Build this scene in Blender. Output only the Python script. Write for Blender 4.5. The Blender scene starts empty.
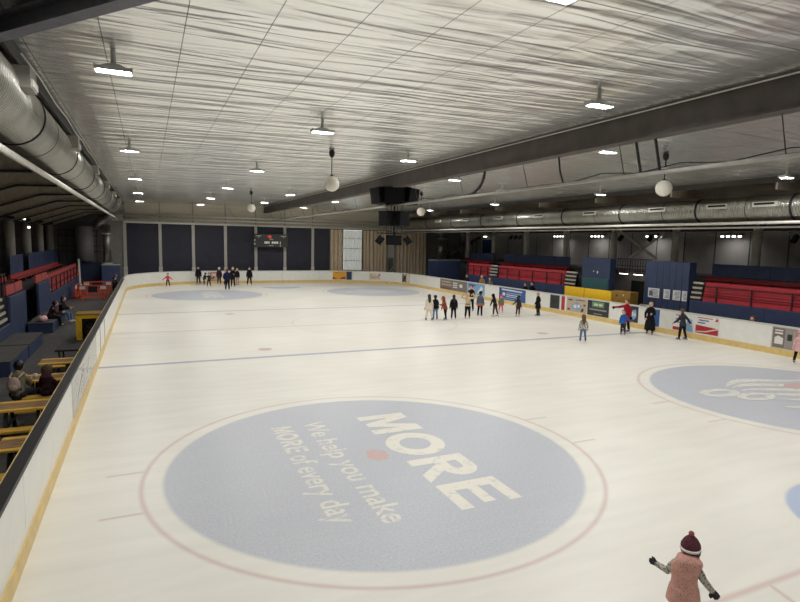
import bpy, math, random
from mathutils import Vector, Matrix
random.seed(7)
C = bpy.context.scene.collection
PI = math.pi
def V(*a): return Vector(a)

# ------------------------------------------------------------------ materials
MATS = {}
def nd(nt, t, **kw):
    n = nt.nodes.new(t)
    for k, v in kw.items(): setattr(n, k, v)
    return n
def lk(nt, a, b): nt.links.new(a, b)
def lin(c):
    return tuple((x/255/12.92 if x/255 <= .04045 else ((x/255+.055)/1.055)**2.4) for x in c)+(1,)
def mat(name, rgb, rough=.6, metal=0, noise=.12, nscale=6, bump=0, bscale=40, emit=None, estr=0, spec=.5, stretch=None, coat=0):
    """procedural principled material; rgb in sRGB 0-255; the colour is broken up by a noise of wear"""
    if name in MATS: return MATS[name]
    m = bpy.data.materials.new(name); m.use_nodes = True; nt = m.node_tree
    b = nt.nodes['Principled BSDF']
    c = lin(rgb)
    b.inputs['Roughness'].default_value = rough; b.inputs['Metallic'].default_value = metal
    b.inputs['Specular IOR Level'].default_value = spec
    b.inputs['Coat Weight'].default_value = coat
    tc = nd(nt, 'ShaderNodeTexCoord'); src = tc.outputs['Object']
    if stretch:
        mp = nd(nt, 'ShaderNodeMapping'); mp.inputs['Scale'].default_value = stretch
        lk(nt, src, mp.inputs['Vector']); src = mp.outputs['Vector']
    if noise:
        no = nd(nt, 'ShaderNodeTexNoise'); no.inputs['Scale'].default_value = nscale; no.inputs['Detail'].default_value = 4
        lk(nt, src, no.inputs['Vector'])
        cr = nd(nt, 'ShaderNodeValToRGB')
        cr.color_ramp.elements[0].position = .3; cr.color_ramp.elements[1].position = .7
        cr.color_ramp.elements[0].color = tuple(x*(1-noise) for x in c[:3])+(1,)
        cr.color_ramp.elements[1].color = tuple(min(1, x*(1+noise)) for x in c[:3])+(1,)
        lk(nt, no.outputs['Fac'], cr.inputs['Fac']); lk(nt, cr.outputs['Color'], b.inputs['Base Color'])
    else: b.inputs['Base Color'].default_value = c
    if bump:
        n2 = nd(nt, 'ShaderNodeTexNoise'); n2.inputs['Scale'].default_value = bscale; n2.inputs['Detail'].default_value = 3
        lk(nt, src, n2.inputs['Vector'])
        bp = nd(nt, 'ShaderNodeBump'); bp.inputs['Strength'].default_value = bump; bp.inputs['Distance'].default_value = .02
        lk(nt, n2.outputs['Fac'], bp.inputs['Height']); lk(nt, bp.outputs['Normal'], b.inputs['Normal'])
    if emit:
        b.inputs['Emission Color'].default_value = lin(emit); b.inputs['Emission Strength'].default_value = estr
    MATS[name] = m
    return m

def wave_mat(name, rgb, rough, metal, scale, strength, axis='Y', dark=.0):
    """ribbed sheet or spiral duct: regular ridges as bump"""
    m = mat(name, rgb, rough, metal, noise=.15, nscale=1.5); nt = m.node_tree; b = nt.nodes['Principled BSDF']
    tc = nd(nt, 'ShaderNodeTexCoord'); w = nd(nt, 'ShaderNodeTexWave', bands_direction=axis)
    w.inputs['Scale'].default_value = scale
    lk(nt, tc.outputs['Object'], w.inputs['Vector'])
    bp = nd(nt, 'ShaderNodeBump'); bp.inputs['Strength'].default_value = strength; bp.inputs['Distance'].default_value = .03
    lk(nt, w.outputs['Fac'], bp.inputs['Height']); lk(nt, bp.outputs['Normal'], b.inputs['Normal'])
    return m

def fabric(name, rgb): return mat(name, rgb, rough=.9, noise=.18, nscale=14, bump=.25, bscale=90, spec=.2)
def spot_fabric(name, rgb, dot, scale=30, thr=.3):
    """printed cloth with small scattered spots"""
    if name in MATS: return MATS[name]
    m = mat(name, rgb, rough=.9, noise=0, spec=.2); nt = m.node_tree; b = nt.nodes['Principled BSDF']
    tc = nd(nt, 'ShaderNodeTexCoord'); vo = nd(nt, 'ShaderNodeTexVoronoi'); vo.inputs['Scale'].default_value = scale
    lk(nt, tc.outputs['Object'], vo.inputs['Vector'])
    cr = nd(nt, 'ShaderNodeValToRGB'); e = cr.color_ramp.elements
    e[0].position = thr*.7; e[0].color = lin(dot); e[1].position = thr; e[1].color = lin(rgb)
    lk(nt, vo.outputs['Distance'], cr.inputs['Fac']); lk(nt, cr.outputs['Color'], b.inputs['Base Color'])
    no = nd(nt, 'ShaderNodeTexNoise'); no.inputs['Scale'].default_value = 9; no.inputs['Detail'].default_value = 4
    lk(nt, tc.outputs['Object'], no.inputs['Vector'])
    bp = nd(nt, 'ShaderNodeBump'); bp.inputs['Strength'].default_value = .6; bp.inputs['Distance'].default_value = .03
    lk(nt, no.outputs['Fac'], bp.inputs['Height']); lk(nt, bp.outputs['Normal'], b.inputs['Normal'])
    return m

# ------------------------------------------------------------------ mesh builder
class MB:
    def __init__(s): s.v = []; s.f = []; s.m = []; s.smooth = []
    def add(s, vs, fs, mi=0, sm=False):
        o = len(s.v); s.v += [Vector(p) for p in vs]
        for f in fs: s.f.append([i+o for i in f]); s.m.append(mi); s.smooth.append(sm)
        return s
    def box(s, c, d, mi=0, rz=0, rot=None):
        hx, hy, hz = d[0]/2, d[1]/2, d[2]/2
        vs = [V(x, y, z) for z in (-hz, hz) for y in (-hy, hy) for x in (-hx, hx)]
        R = rot if rot is not None else Matrix.Rotation(rz, 3, 'Z')
        vs = [R @ p + Vector(c) for p in vs]
        return s.add(vs, [(0, 2, 3, 1), (4, 5, 7, 6), (0, 1, 5, 4), (2, 6, 7, 3), (0, 4, 6, 2), (1, 3, 7, 5)], mi)
    def b2(s, a, b, mi=0):
        return s.box([(a[i]+b[i])/2 for i in range(3)], [abs(b[i]-a[i]) for i in range(3)], mi)
    def cbox(s, a, b, ch=.02, mi=0):
        """box with chamfered long vertical edges and top"""
        x0, y0, z0 = [min(a[i], b[i]) for i in range(3)]; x1, y1, z1 = [max(a[i], b[i]) for i in range(3)]
        def ring(i, z): return [(x0+i+ch, y0+i, z), (x1-i-ch, y0+i, z), (x1-i, y0+i+ch, z), (x1-i, y1-i-ch, z), (x1-i-ch, y1-i, z), (x0+i+ch, y1-i, z), (x0+i, y1-i-ch, z), (x0+i, y0+i+ch, z)]
        vs = ring(0, z0)+ring(0, z1-ch)+ring(ch, z1)
        fs = [tuple(range(7, -1, -1)), tuple(range(16, 24))]
        for r in (0, 8):
            for k in range(8): fs.append((r+k, r+(k+1) % 8, r+8+(k+1) % 8, r+8+k))
        return s.add(vs, fs, mi)
    def bar(s, p, q, w, h, mi=0, up=(0, 0, 1)):
        p, q = Vector(p), Vector(q); d = (q-p); L = d.length; d.normalize(); u = Vector(up)
        if abs(d.dot(u)) > .98: u = V(1, 0, 0)
        r = d.cross(u).normalized(); u = r.cross(d)
        R = Matrix((r, d, u)).transposed()
        return s.box((p+q)/2, (w, L, h), mi, rot=R)
    def sweep(s, pts, rad, n=10, mi=0, caps=True, sm=True, ref=(1, 0, 0), round_=False):
        pts = [Vector(p) for p in pts]; N = len(pts)
        rad = list(rad) if isinstance(rad, (list, tuple)) and len(rad) == N else [rad]*N
        rad = [(r, r) if not isinstance(r, (list, tuple)) else r for r in rad]
        if round_:      # rounded ends
            t0 = (pts[0]-pts[1]).normalized(); t1 = (pts[-1]-pts[-2]).normalized()
            a, b = rad[0], rad[-1]
            m0, m1 = min(a), min(b)
            pts = [pts[0]+t0*m0*.9, pts[0]+t0*m0*.6]+pts+[pts[-1]+t1*m1*.6, pts[-1]+t1*m1*.9]
            rad = [tuple(x*.35 for x in a), tuple(x*.8 for x in a)]+rad+[tuple(x*.8 for x in b), tuple(x*.35 for x in b)]
            N += 4
        vs = []; prev = None
        for i, p in enumerate(pts):
            t = (pts[min(i+1, N-1)]-pts[max(i-1, 0)]).normalized()
            r = Vector(ref) if prev is None else prev
            if abs(t.dot(r)) > .95 and prev is None: r = V(0, 1, 0)
            a = (r-t*r.dot(t)).normalized(); prev = a; b = t.cross(a)
            for k in range(n):
                an = 2*PI*k/n
                vs.append(p+a*(rad[i][0]*math.cos(an))+b*(rad[i][1]*math.sin(an)))
        fs = []
        for i in range(N-1):
            for k in range(n):
                fs.append((i*n+k, i*n+(k+1) % n, (i+1)*n+(k+1) % n, (i+1)*n+k))
        s.add(vs, fs, mi, sm)
        if caps:
            o = len(s.v)-len(vs)
            s.f.append([o+k for k in range(n-1, -1, -1)]); s.m.append(mi); s.smooth.append(False)
            s.f.append([o+(N-1)*n+k for k in range(n)]); s.m.append(mi); s.smooth.append(False)
        return s
    def cyl(s, p, q, r, n=16, mi=0, sm=True): return s.sweep([p, q], r, n, mi, sm=sm)
    def ball(s, c, r, nu=14, nv=9, mi=0, rot=None, z0=-1, z1=1):
        r = (r, r, r) if not isinstance(r, (list, tuple)) else r
        vs = []; fs = []
        for j in range(nv+1):
            a0 = math.asin(z0); a1 = math.asin(z1); a = a0+(a1-a0)*j/nv
            for k in range(nu):
                p = V(r[0]*math.cos(a)*math.cos(2*PI*k/nu), r[1]*math.cos(a)*math.sin(2*PI*k/nu), r[2]*math.sin(a))
                if rot is not None: p = rot @ p
                vs.append(p+Vector(c))
        for j in range(nv):
            for k in range(nu): fs.append((j*nu+k, j*nu+(k+1) % nu, (j+1)*nu+(k+1) % nu, (j+1)*nu+k))
        fs.append(tuple(range(nu-1, -1, -1))); fs.append(tuple(nv*nu+k for k in range(nu)))
        return s.add(vs, fs, mi, True)
    def prism(s, poly, axis, a, b, mi=0):
        """extrude a 2D polygon along axis from a to b; poly coordinates are the other two axes in order"""
        def P(u, v, w): return {'x': (w, u, v), 'y': (u, w, v), 'z': (u, v, w)}[axis]
        n = len(poly); vs = [P(u, v, a) for u, v in poly]+[P(u, v, b) for u, v in poly]
        fs = [tuple(range(n-1, -1, -1)), tuple(range(n, 2*n))]+[(k, (k+1) % n, n+(k+1) % n, n+k) for k in range(n)]
        return s.add(vs, fs, mi)
    def mesh(s, name, mats, off=(0, 0, 0)):
        me = bpy.data.meshes.new(name); o = Vector(off)
        me.from_pydata([p-o for p in s.v], [], s.f)
        for m in (mats if isinstance(mats, (list, tuple)) else [mats]): me.materials.append(m)
        me.polygons.foreach_set('material_index', s.m); me.polygons.foreach_set('use_smooth', s.smooth)
        import bmesh
        bm = bmesh.new(); bm.from_mesh(me); bmesh.ops.recalc_face_normals(bm, faces=bm.faces); bm.to_mesh(me); bm.free()
        me.update(); return me
    def build(s, name, mats, parent=None, origin=None):
        """link as ONE object; vertices are given in world space, the origin is moved to the parent's or to 'origin'"""
        off = V(0, 0, 0)
        if parent is not None: off = wloc(parent)
        if origin is not None: off = Vector(origin)
        o = bpy.data.objects.new(name, s.mesh(name, mats, off)); C.objects.link(o)
        if parent is not None: o.parent = parent
        else: o.location = off
        return o
def wloc(o):
    p = Vector(o.location)
    while o.parent: o = o.parent; p += Vector(o.location)
    return p
def tag(o, label=None, cat=None, group=None, kind=None):
    if label: o['label'] = label
    if cat: o['category'] = cat
    if group: o['group'] = group
    if kind: o['kind'] = kind
    return o
def empty(name, loc, label, cat, group=None, rz=0):
    o = bpy.data.objects.new(name, None); o.empty_display_size = .2; C.objects.link(o); o.location = loc
    o.rotation_euler = (0, 0, rz)
    return tag(o, label, cat, group)
def struct(name, mb, m, label=None):
    o = mb.build(name, m); o['kind'] = 'structure'
    if label: o['label'] = label
    return o
def copy_tree(o, parent=None, loc=None, label=None, group=None):
    c = o.copy(); C.objects.link(c)
    if parent is not None: c.parent = parent
    if loc is not None: c.location = loc
    if label: c['label'] = label
    if group: c['group'] = group
    for ch in o.children: copy_tree(ch, c)
    return c

# ------------------------------------------------------------------ people
SCRATCH = bpy.data.collections.new('scratch'); C.children.link(SCRATCH)
def solid(mb, voxel, name, mats, smooth=2):
    """fuse overlapping limbs into one continuous skin"""
    me = mb.mesh('t', mats); o = bpy.data.objects.new('t', me); SCRATCH.objects.link(o)
    r = o.modifiers.new('r', 'REMESH'); r.mode = 'VOXEL'; r.voxel_size = voxel; r.use_smooth_shade = True
    if smooth:
        sm = o.modifiers.new('s', 'SMOOTH'); sm.iterations = smooth; sm.factor = .5
    dg = bpy.context.evaluated_depsgraph_get()
    out = bpy.data.meshes.new_from_object(o.evaluated_get(dg)); out.name = name
    bpy.data.objects.remove(o); bpy.data.meshes.remove(me)
    out.materials.clear()
    for m in (mats if isinstance(mats, (list, tuple)) else [mats]): out.materials.append(m)
    return out
def joined(me, mb, first):
    """append hard details (eyes, mouth) to a mesh with material indices from 'first'"""
    import bmesh
    bm = bmesh.new(); bm.from_mesh(me)
    vs = [bm.verts.new(p) for p in mb.v]
    for f, mi in zip(mb.f, mb.m):
        try:
            fc = bm.faces.new([vs[i] for i in f]); fc.material_index = first+mi; fc.smooth = True
        except ValueError: pass
    bm.to_mesh(me); bm.free()

SKIN = mat('skin_light', (214, 168, 140), rough=.55, noise=.08, nscale=20)
SKIN2 = mat('skin_dark', (120, 80, 60), rough=.55, noise=.08, nscale=20)
EYE = mat('eye_dark', (25, 20, 18), rough=.2, noise=0)
LIP = mat('lip', (160, 80, 75), rough=.5, noise=0)
BLADE = mat('blade_steel', (190, 190, 195), rough=.25, metal=1, noise=.05)
DOWN = ((.22, 0, -1), (.12, .18, -1))
def person(label, loc, face, H, top, legs_c, hair=None, hat=None, arms=(DOWN, DOWN), legs=((.06, 0), (.06, 0)), lean=0.03,
           hem=.44, boots='boot_black', skin=SKIN, longhair=False, seat=None, floor_z=0, gloves=None, group=None, skates=True,
           sleeve=None, hood=None, vest=False, backpack=None, hatstyle='beanie', head_turn=0, voxel=.014, skirt=None, waist=None, cat='person', band=None, bob=None, headtilt=0, headx=0, fat=1.0):
    k = H
    child = H < 1.35
    hr = (.082 if child else .066)*k              # head half width
    hh = (.098 if child else .080)*k              # head half height
    up = V(0, math.sin(lean), math.cos(lean))
    L_th, L_sh = .235*k, .225*k
    blade = .055 if skates else 0.0
    def u(v): return Vector(v).normalized()
    # legs: (outward, forward) slopes of thigh; shin
    hips = []; knees = []; ankles = []
    for i, sx in enumerate((-1, 1)):
        hp = V(sx*.052*k, 0, 0)
        lg = legs[i]
        if seat is not None:
            th = u((sx*.18, 1, -.05)); sh = u((sx*.02, .12, -1))
        else:
            th = u((sx*lg[0], lg[1], -1)); sh = u((sx*lg[0], lg[1]-(lg[2] if len(lg) > 2 else .12), -1))
        kn = hp+th*L_th; an = kn+sh*L_sh
        hips.append(hp); knees.append(kn); ankles.append(an)
    foot_h = .045*k+blade
    if seat is not None: base = seat+.07*k
    else: base = floor_z+foot_h-min(a.z for a in ankles)
    B = V(0, 0, base)
    hips = [p+B for p in hips]; knees = [p+B for p in knees]; ankles = [p+B for p in ankles]
    pel = B+V(0, 0, .02*k)
    nb = pel+up*.29*k
    if child: nb = pel+up*.27*k
    sh_w = .098*k
    hc = nb+up*(.04*k+hh*.92)+V(headx*k, .012*k, 0)
    body = MB()
    def torso(mb, e, z0=0.0, z1=1.0):
        prof = [(-.06, .088, .068), (0, .092, .07), (.3, .082, .062), (.6, .092, .068), (.85, .098, .062), (1.0, .055, .05)]
        pts = []; rad = []
        for t, a, b in prof:
            if t < z0: continue
            pts.append(pel+up*(.29*k*t if not child else .27*k*t)); rad.append((a*k+e, b*k+e))
        mb.sweep(pts, rad, 14, round_=True)
    torso(body, -.008*k)
    body.sweep([nb-up*.03*k, nb+up*.05*k], .036*k, 10)
    # head with jaw, nose, ears
    tilt = Matrix.Rotation(head_turn, 3, 'Z') @ Matrix.Rotation(headtilt, 3, 'X')
    def hd(x, y, z): return hc+tilt @ V(x*hr, y*hr, z*hh)
    body.ball(hc, (hr*.93, hr*1.08, hh), 16, 12, rot=tilt)
    body.ball(hd(0, .28, -.48), (hr*.66, hr*.72, hh*.5), 12, 8, rot=tilt)
    body.sweep([hd(0, 1.02, .05), hd(0, 1.2, -.22)], [hr*.1, hr*.17], 8, round_=True)
    for sx in (-1, 1): body.ball(hd(sx*.95, -.05, -.05), (hr*.12, hr*.24, hh*.26), 8, 6, rot=tilt)
    hands = []; elbows = []; shs = []
    for i, sx in enumerate((-1, 1)):
        a1, a2 = arms[i]
        s0 = nb-up*.035*k+V(sx*sh_w, 0, 0)
        e0 = s0+u((sx*a1[0], a1[1], a1[2]))*.165*k
        d2 = u((sx*a2[0], a2[1], a2[2])); w0 = e0+d2*.145*k
        shs.append(s0); elbows.append(e0); hands.append((w0, d2))
        body.sweep([s0, e0, w0], [.032*k, .026*k, .019*k], 10, round_=True)
        # palm, four fingers, thumb
        side = d2.cross(V(0, 1, 0)); side = (V(1, 0, 0)-d2*d2.x) if side.length < .2 else side; side.normalize()
        nrm = d2.cross(side).normalized()
        pe = w0+d2*.05*k
        body.sweep([w0-d2*.01*k, w0+d2*.02*k, pe], [(.016*k, .013*k), (.024*k, .013*k), (.026*k, .012*k)], 10, ref=side, round_=True)
        for q, (o, ln) in enumerate(((-.021, .036), (-.007, .042), (.007, .04), (.021, .032))):
            r = max(.0075*k, voxel*.75)
            f0 = pe+side*(o*k*1.15); f1 = f0+d2*ln*.55*k+nrm*.003*k; f2 = f1+(d2*.8+nrm*.5).normalized()*ln*.5*k
            body.sweep([f0-d2*.01*k, f1, f2], r, 7, round_=True)
        t0 = w0+d2*.018*k-side*.02*k; t1 = t0+(d2*.6-side*.8).normalized()*.026*k; t2 = t1+(d2*.95-side*.2+nrm*.2).normalized()*.022*k
        body.sweep([t0, t1, t2], max(.0085*k, voxel*.75), 7, round_=True)
    for i in range(2):
        body.sweep([hips[i], knees[i], ankles[i]], [.052*k, .037*k, .026*k], 10, round_=True)
        body.sweep([ankles[i], ankles[i]+V(0, .08*k, -.03*k)], .024*k, 8, round_=True)
    me = solid(body, min(voxel, .011*k) if voxel < .012 else voxel, 'person', [skin, EYE, LIP])
    det = MB()
    for sx in (-1, 1): det.ball(hd(sx*.36, .93, .06), (hr*.13, hr*.1, hr*.1), 8, 5, 0)
    det.ball(hd(0, .95, -.5), (hr*.3, hr*.08, hr*.07), 8, 5, 1)
    joined(me, det, 1)
    P = bpy.data.objects.new('person', me); C.objects.link(P)
    P.location = loc; P.rotation_euler = (0, 0, face)
    tag(P, label, cat, group)
    def part(nm, mb, m, vx=None, lab=None, sm=2):
        q = bpy.data.objects.new(nm, solid(mb, vx or voxel, nm, m, sm)); C.objects.link(q); q.parent = P
        if lab: q['label'] = lab
        return q
    def hard(nm, mb, m, par=None):
        q = bpy.data.objects.new(nm, mb.mesh(nm, m)); C.objects.link(q); q.parent = par or P
        return q
    # jacket / coat
    jk = MB(); e = .012*k+(fat-1)*.09*k
    torso(jk, e)
    hemz = hem*k+foot_h-.045*k if seat is None else base-.05*k
    if seat is None and hemz < base-.02*k:
        r1 = .10*k+e+(base-hemz)*.12
        jk.sweep([pel, V(0, 0, (base+hemz)/2), V(0, 0, hemz)], [(.10*k+e, .08*k+e), (r1, r1*.85), (r1*1.05, r1*.9)], 16)
    jk.sweep([nb-up*.02*k, nb+up*.03*k], [(.062*k, .058*k), (.05*k, .05*k)], 12)
    sl = MB()
    for i in range(2):
        tgt = sl if sleeve else jk
        tgt.sweep([shs[i]-V((-1, 1)[i]*.02*k, 0, 0), (shs[i]*.5+elbows[i]*.5), elbows[i], hands[i][0]], [.048*k, .044*k, .038*k, .031*k], 10, round_=True)
    if vest:
        jk.ball(nb+V(headx*.4*k, -.07*k, .015*k), (.135*k, .095*k, .085*k), 16, 10); jk.ball(nb+V(headx*.2*k, -.085*k, -.05*k), (.12*k, .08*k, .08*k), 16, 10)
    elif hood: jk.sweep([nb+V(0, -.03*k, .06*k), nb+V(0, -.075*k, 0), nb+V(0, -.075*k-(fat-1)*.1*k, -.07*k)], [(.085*k*fat, .06*k), (.115*k*fat, .075*k), (.09*k*fat, .045*k)], 12, round_=True)
    part('gilet' if vest else ('coat' if hem < .35 else 'jacket'), jk, top, sm=8 if vest else 2)
    if sleeve: part('sleeves', sl, sleeve, lab='patterned sleeves' if vest else None)
    # trousers
    tr = MB()
    tr.sweep([pel+V(0, 0, .05*k), pel-V(0, 0, .06*k)], [(.094*k, .074*k), (.088*k, .074*k)], 12, round_=True)
    for i in range(2): tr.sweep([hips[i], hips[i]*.5+knees[i]*.5, knees[i], ankles[i]+V(0, 0, .02*k)], [.064*k, .057*k, .045*k, .038*k], 10, round_=True)
    part('trousers', tr, legs_c)
    if skirt:
        s2 = MB(); s2.sweep([pel+V(0, 0, .04*k), B-V(0, 0, .17*k)], [(.10*k, .085*k), (.12*k, .10*k)], 14); part('skirt', s2, skirt)
    if waist:
        s2 = MB(); s2.sweep([B-V(0, 0, .005*k), B-V(0, 0, .10*k)], [(.122*k, .105*k), (.118*k, .10*k)], 14); part('waistband', s2, waist, lab='bright band round the hips')
    bm_ = MATS[boots]
    for i in range(2):
        a = ankles[i]; b = MB()
        sole = a.z-.045*k
        b.sweep([a+V(0, -.005*k, .045*k), a, V(a.x, a.y-.003*k, sole+.02*k)], [.036*k, .034*k, .034*k], 10, round_=False)
        b.sweep([V(a.x, a.y-.03*k, sole+.022*k), V(a.x, a.y+.05*k, sole+.022*k), V(a.x, a.y+.095*k, sole+.018*k)], [(.03*k, .022*k), (.033*k, .024*k), (.026*k, .017*k)], 10, round_=True)
        ob = part('skate' if skates else 'shoe', b, bm_)
        if skates:
            c = MB(); c.box((a.x, a.y+.03*k, sole-blade*.5+.004), (.006, .21*k, blade*.55)); c.box((a.x, a.y-.02*k, sole-.01), (.02*k, .03*k, .03)); c.box((a.x, a.y+.07*k, sole-.01), (.02*k, .03*k, .03))
            c.box((a.x, a.y+.03*k, sole-blade+.008), (.005, .23*k, .014))
            hard('blade', c, BLADE, ob)
    if gloves:
        for i in range(2):
            w0, d2 = hands[i]; g = MB()
            side = d2.cross(V(0, 1, 0)); side = (V(1, 0, 0)-d2*d2.x) if side.length < .2 else side; side.normalize(); nrm = d2.cross(side).normalized()
            pe = w0+d2*.055*k
            g.sweep([w0-d2*.02*k, w0+d2*.02*k, pe], [(.029*k, .027*k), (.034*k, .022*k), (.034*k, .02*k)], 10, ref=side, round_=True)
            for o, ln in ((-.024, .034), (-.008, .042), (.008, .04), (.024, .03)):
                f0 = pe+side*(o*k*1.1); f1 = f0+d2*ln*.55*k+nrm*.004*k; f2 = f1+(d2*.75+nrm*.6).normalized()*ln*.5*k
                g.sweep([f0-d2*.01*k, f1, f2], .0115*k, 7, round_=True)
            t0 = w0+d2*.02*k-side*.024*k; t1 = t0+(d2*.55-side*.85).normalized()*.03*k; t2 = t1+(d2*.95-side*.2+nrm*.2).normalized()*.024*k
            g.sweep([t0, t1, t2], .0125*k, 7, round_=True)
            part('glove', g, gloves, vx=min(voxel, .009))
    if hair:
        h = MB()
        h.ball(hd(0, -.14, .14), (hr*1.06, hr*1.1, hh*1.02), 16, 12, rot=tilt)
        if longhair:
            h.sweep([hd(0, -.7, .2), hd(0, -1.0, -.8), nb+V(0, -.085*k, -.03*k), nb+V(0, -.10*k, -.12*k)], [(hr*.9, hr*.5), (hr*1.0, hr*.5), (hr*.95, hr*.4), (hr*.5, hr*.25)], 12, round_=True)
        elif vest: h.ball(hd(0, -.5, -.35), (hr*.85, hr*.55, hh*.6), 12, 8, rot=tilt); h.sweep([hd(.75, -.5, -.2), hd(.85, -.35, -.9), nb+V(.10*k, -.07*k, -.02*k)], [hr*.3, hr*.34, hr*.18], 8, round_=True)
        else: h.ball(hd(0, -.5, -.35), (hr*.85, hr*.55, hh*.6), 12, 8, rot=tilt)
        part('hair', h, hair)
    if hat:
        h = MB()
        if hatstyle == 'beanie':
            h.ball(hd(0, -.1, .42), (hr*1.14, hr*1.2, hh*.86), 16, 10, rot=tilt)
            ob = part('hat', h, hat)
        elif hatstyle == 'bobble':
            h.sweep([hd(0, -.06, -.1), hd(0, -.1, .5), hd(0, -.14, 1.0), hd(0, -.2, 1.38), hd(0, -.22, 1.55)], [(hr*1.18, hr*1.28), (hr*1.16, hr*1.25), (hr*.86, hr*.92), (hr*.46, hr*.48), (hr*.2, hr*.2)], 16, ref=tilt @ V(1, 0, 0))
            for sx in (-1, 1): h.sweep([hd(sx*1.06, -.1, .1), hd(sx*1.02, 0, -.55)], [(hr*.45, hr*.14), (hr*.2, hr*.1)], 10, ref=(0, 1, 0), round_=True)
            ob = part('hat', h, hat)
            if band:
                b = MB(); b.sweep([hd(0, -.06, -.02), hd(0, -.08, .26)], [(hr*1.24, hr*1.34), (hr*1.25, hr*1.35)], 20, ref=tilt @ V(1, 0, 0)); hard('hat_band', b, band, ob)
            b = MB(); b.ball(hd(0, -.24, 1.72), hr*.34, 14, 10, rot=tilt); hard('bobble', b, bob or hat, ob)
        elif hatstyle == 'hood':
            h.ball(hd(0, -.2, .1), (hr*1.22, hr*1.15, hh*1.14), 16, 12, rot=tilt)
            h.sweep([hd(0, -.35, -.4), nb+V(0, -.02*k, .0)], [hr*1.1, (.07*k, .06*k)], 12)
            part('hood', h, hat)
    if backpack:
        b = MB(); c0 = pel+up*.15*k+V(0, -.135*k, 0)
        b.ball(c0, (.095*k, .06*k, .12*k), 12, 10); b.ball(c0+V(0, -.04*k, -.04*k), (.07*k, .04*k, .06*k), 10, 8)
        for i in range(2): b.sweep([c0+V((-1, 1)[i]*.06*k, .02*k, .1*k), shs[i]+V(-(-1, 1)[i]*.02*k, 0, .05*k), shs[i]+V(-(-1, 1)[i]*.02*k, .08*k, -.06*k)], .014*k, 8, round_=True)
        part('backpack', b, backpack)
    return P
def away(x, y, off=0):    # facing angle: directly away from the viewer's stand, turned by off degrees (+ = to the left)
    return math.atan2(-x, y)+math.radians(off)

fb = {n: fabric('cloth_'+n, c) for n, c in dict(black=(24, 24, 27), charcoal=(52, 52, 58), navy=(30, 38, 66), blue=(38, 92, 160), red=(150, 28, 42), coral=(205, 70, 80),
      cream=(214, 204, 186), beige=(196, 178, 146), rust=(136, 70, 48), steel=(84, 94, 112), orange=(205, 100, 40), pink=(226, 160, 168), jeans=(92, 116, 150), maroon=(82, 34, 44),
      brown=(84, 66, 52), olive=(120, 112, 86), tan=(170, 130, 84), plum=(82, 44, 56), white=(225, 222, 214), palepink=(222, 178, 178), rosegrey=(186, 150, 150), wine=(60, 34, 38), hotpink=(214, 70, 110)).items()}
HB = mat('hair_black', (20, 17, 17), rough=.5, noise=.2, nscale=30); HBR = mat('hair_brown', (92, 62, 44), rough=.5, noise=.25, nscale=30)
HBL = mat('hair_blond', (176, 148, 108), rough=.5, noise=.2, nscale=30); HG = mat('hair_grey', (150, 146, 140), rough=.5, noise=.2, nscale=30)
for n, c in dict(boot_black=(26, 26, 30), boot_blue=(34, 44, 96), boot_white=(210, 205, 195), shoe_white=(220, 215, 205), shoe_dark=(40, 36, 34)).items(): mat(n, c, rough=.45, noise=.1)
OUT = ((1, .15, -.45), (1, .2, -.3)); OUTLOW = ((.7, .1, -.8), (.8, .2, -.6)); RAISED = ((1, .3, .1), (-.35, .5, 1)); FRONT = ((.2, .5, -1), (-.3, 1, .1)); POCKET = ((.35, -.1, -1), (-.1, .5, -.8))

# the child in the foreground
VEST = spot_fabric('speckled_pink_quilt', (202, 154, 142), (70, 42, 42), 60, .27)
SLV = spot_fabric('grey_floral_cloth', (176, 172, 160), (70, 72, 80), 36, .42)
HATK = spot_fabric('plum_knit', (92, 52, 62), (66, 36, 46), 60, .4)
person('person in speckled pink hooded gilet and plum bobble hat skating off in the foreground', (5.50, 4.12, 0), away(5.5, 4.1, 12), 1.10, VEST, fb['coral'], hair=HBR,
       hat=HATK, hatstyle='bobble', band=fb['white'], bob=fabric('bobble_wool', (150, 82, 80)), sleeve=SLV, vest=True, hood=True, hem=.36, gloves=fb['charcoal'], boots='boot_blue', fat=1.35, headx=.045,
       arms=(((.3, .4, -.85), (.6, .85, -.1)), ((.5, -.05, -.85), (.6, .2, -.75))), legs=((.1, .1), (.12, -.1)), lean=.1, voxel=.008, head_turn=-.35)

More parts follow.
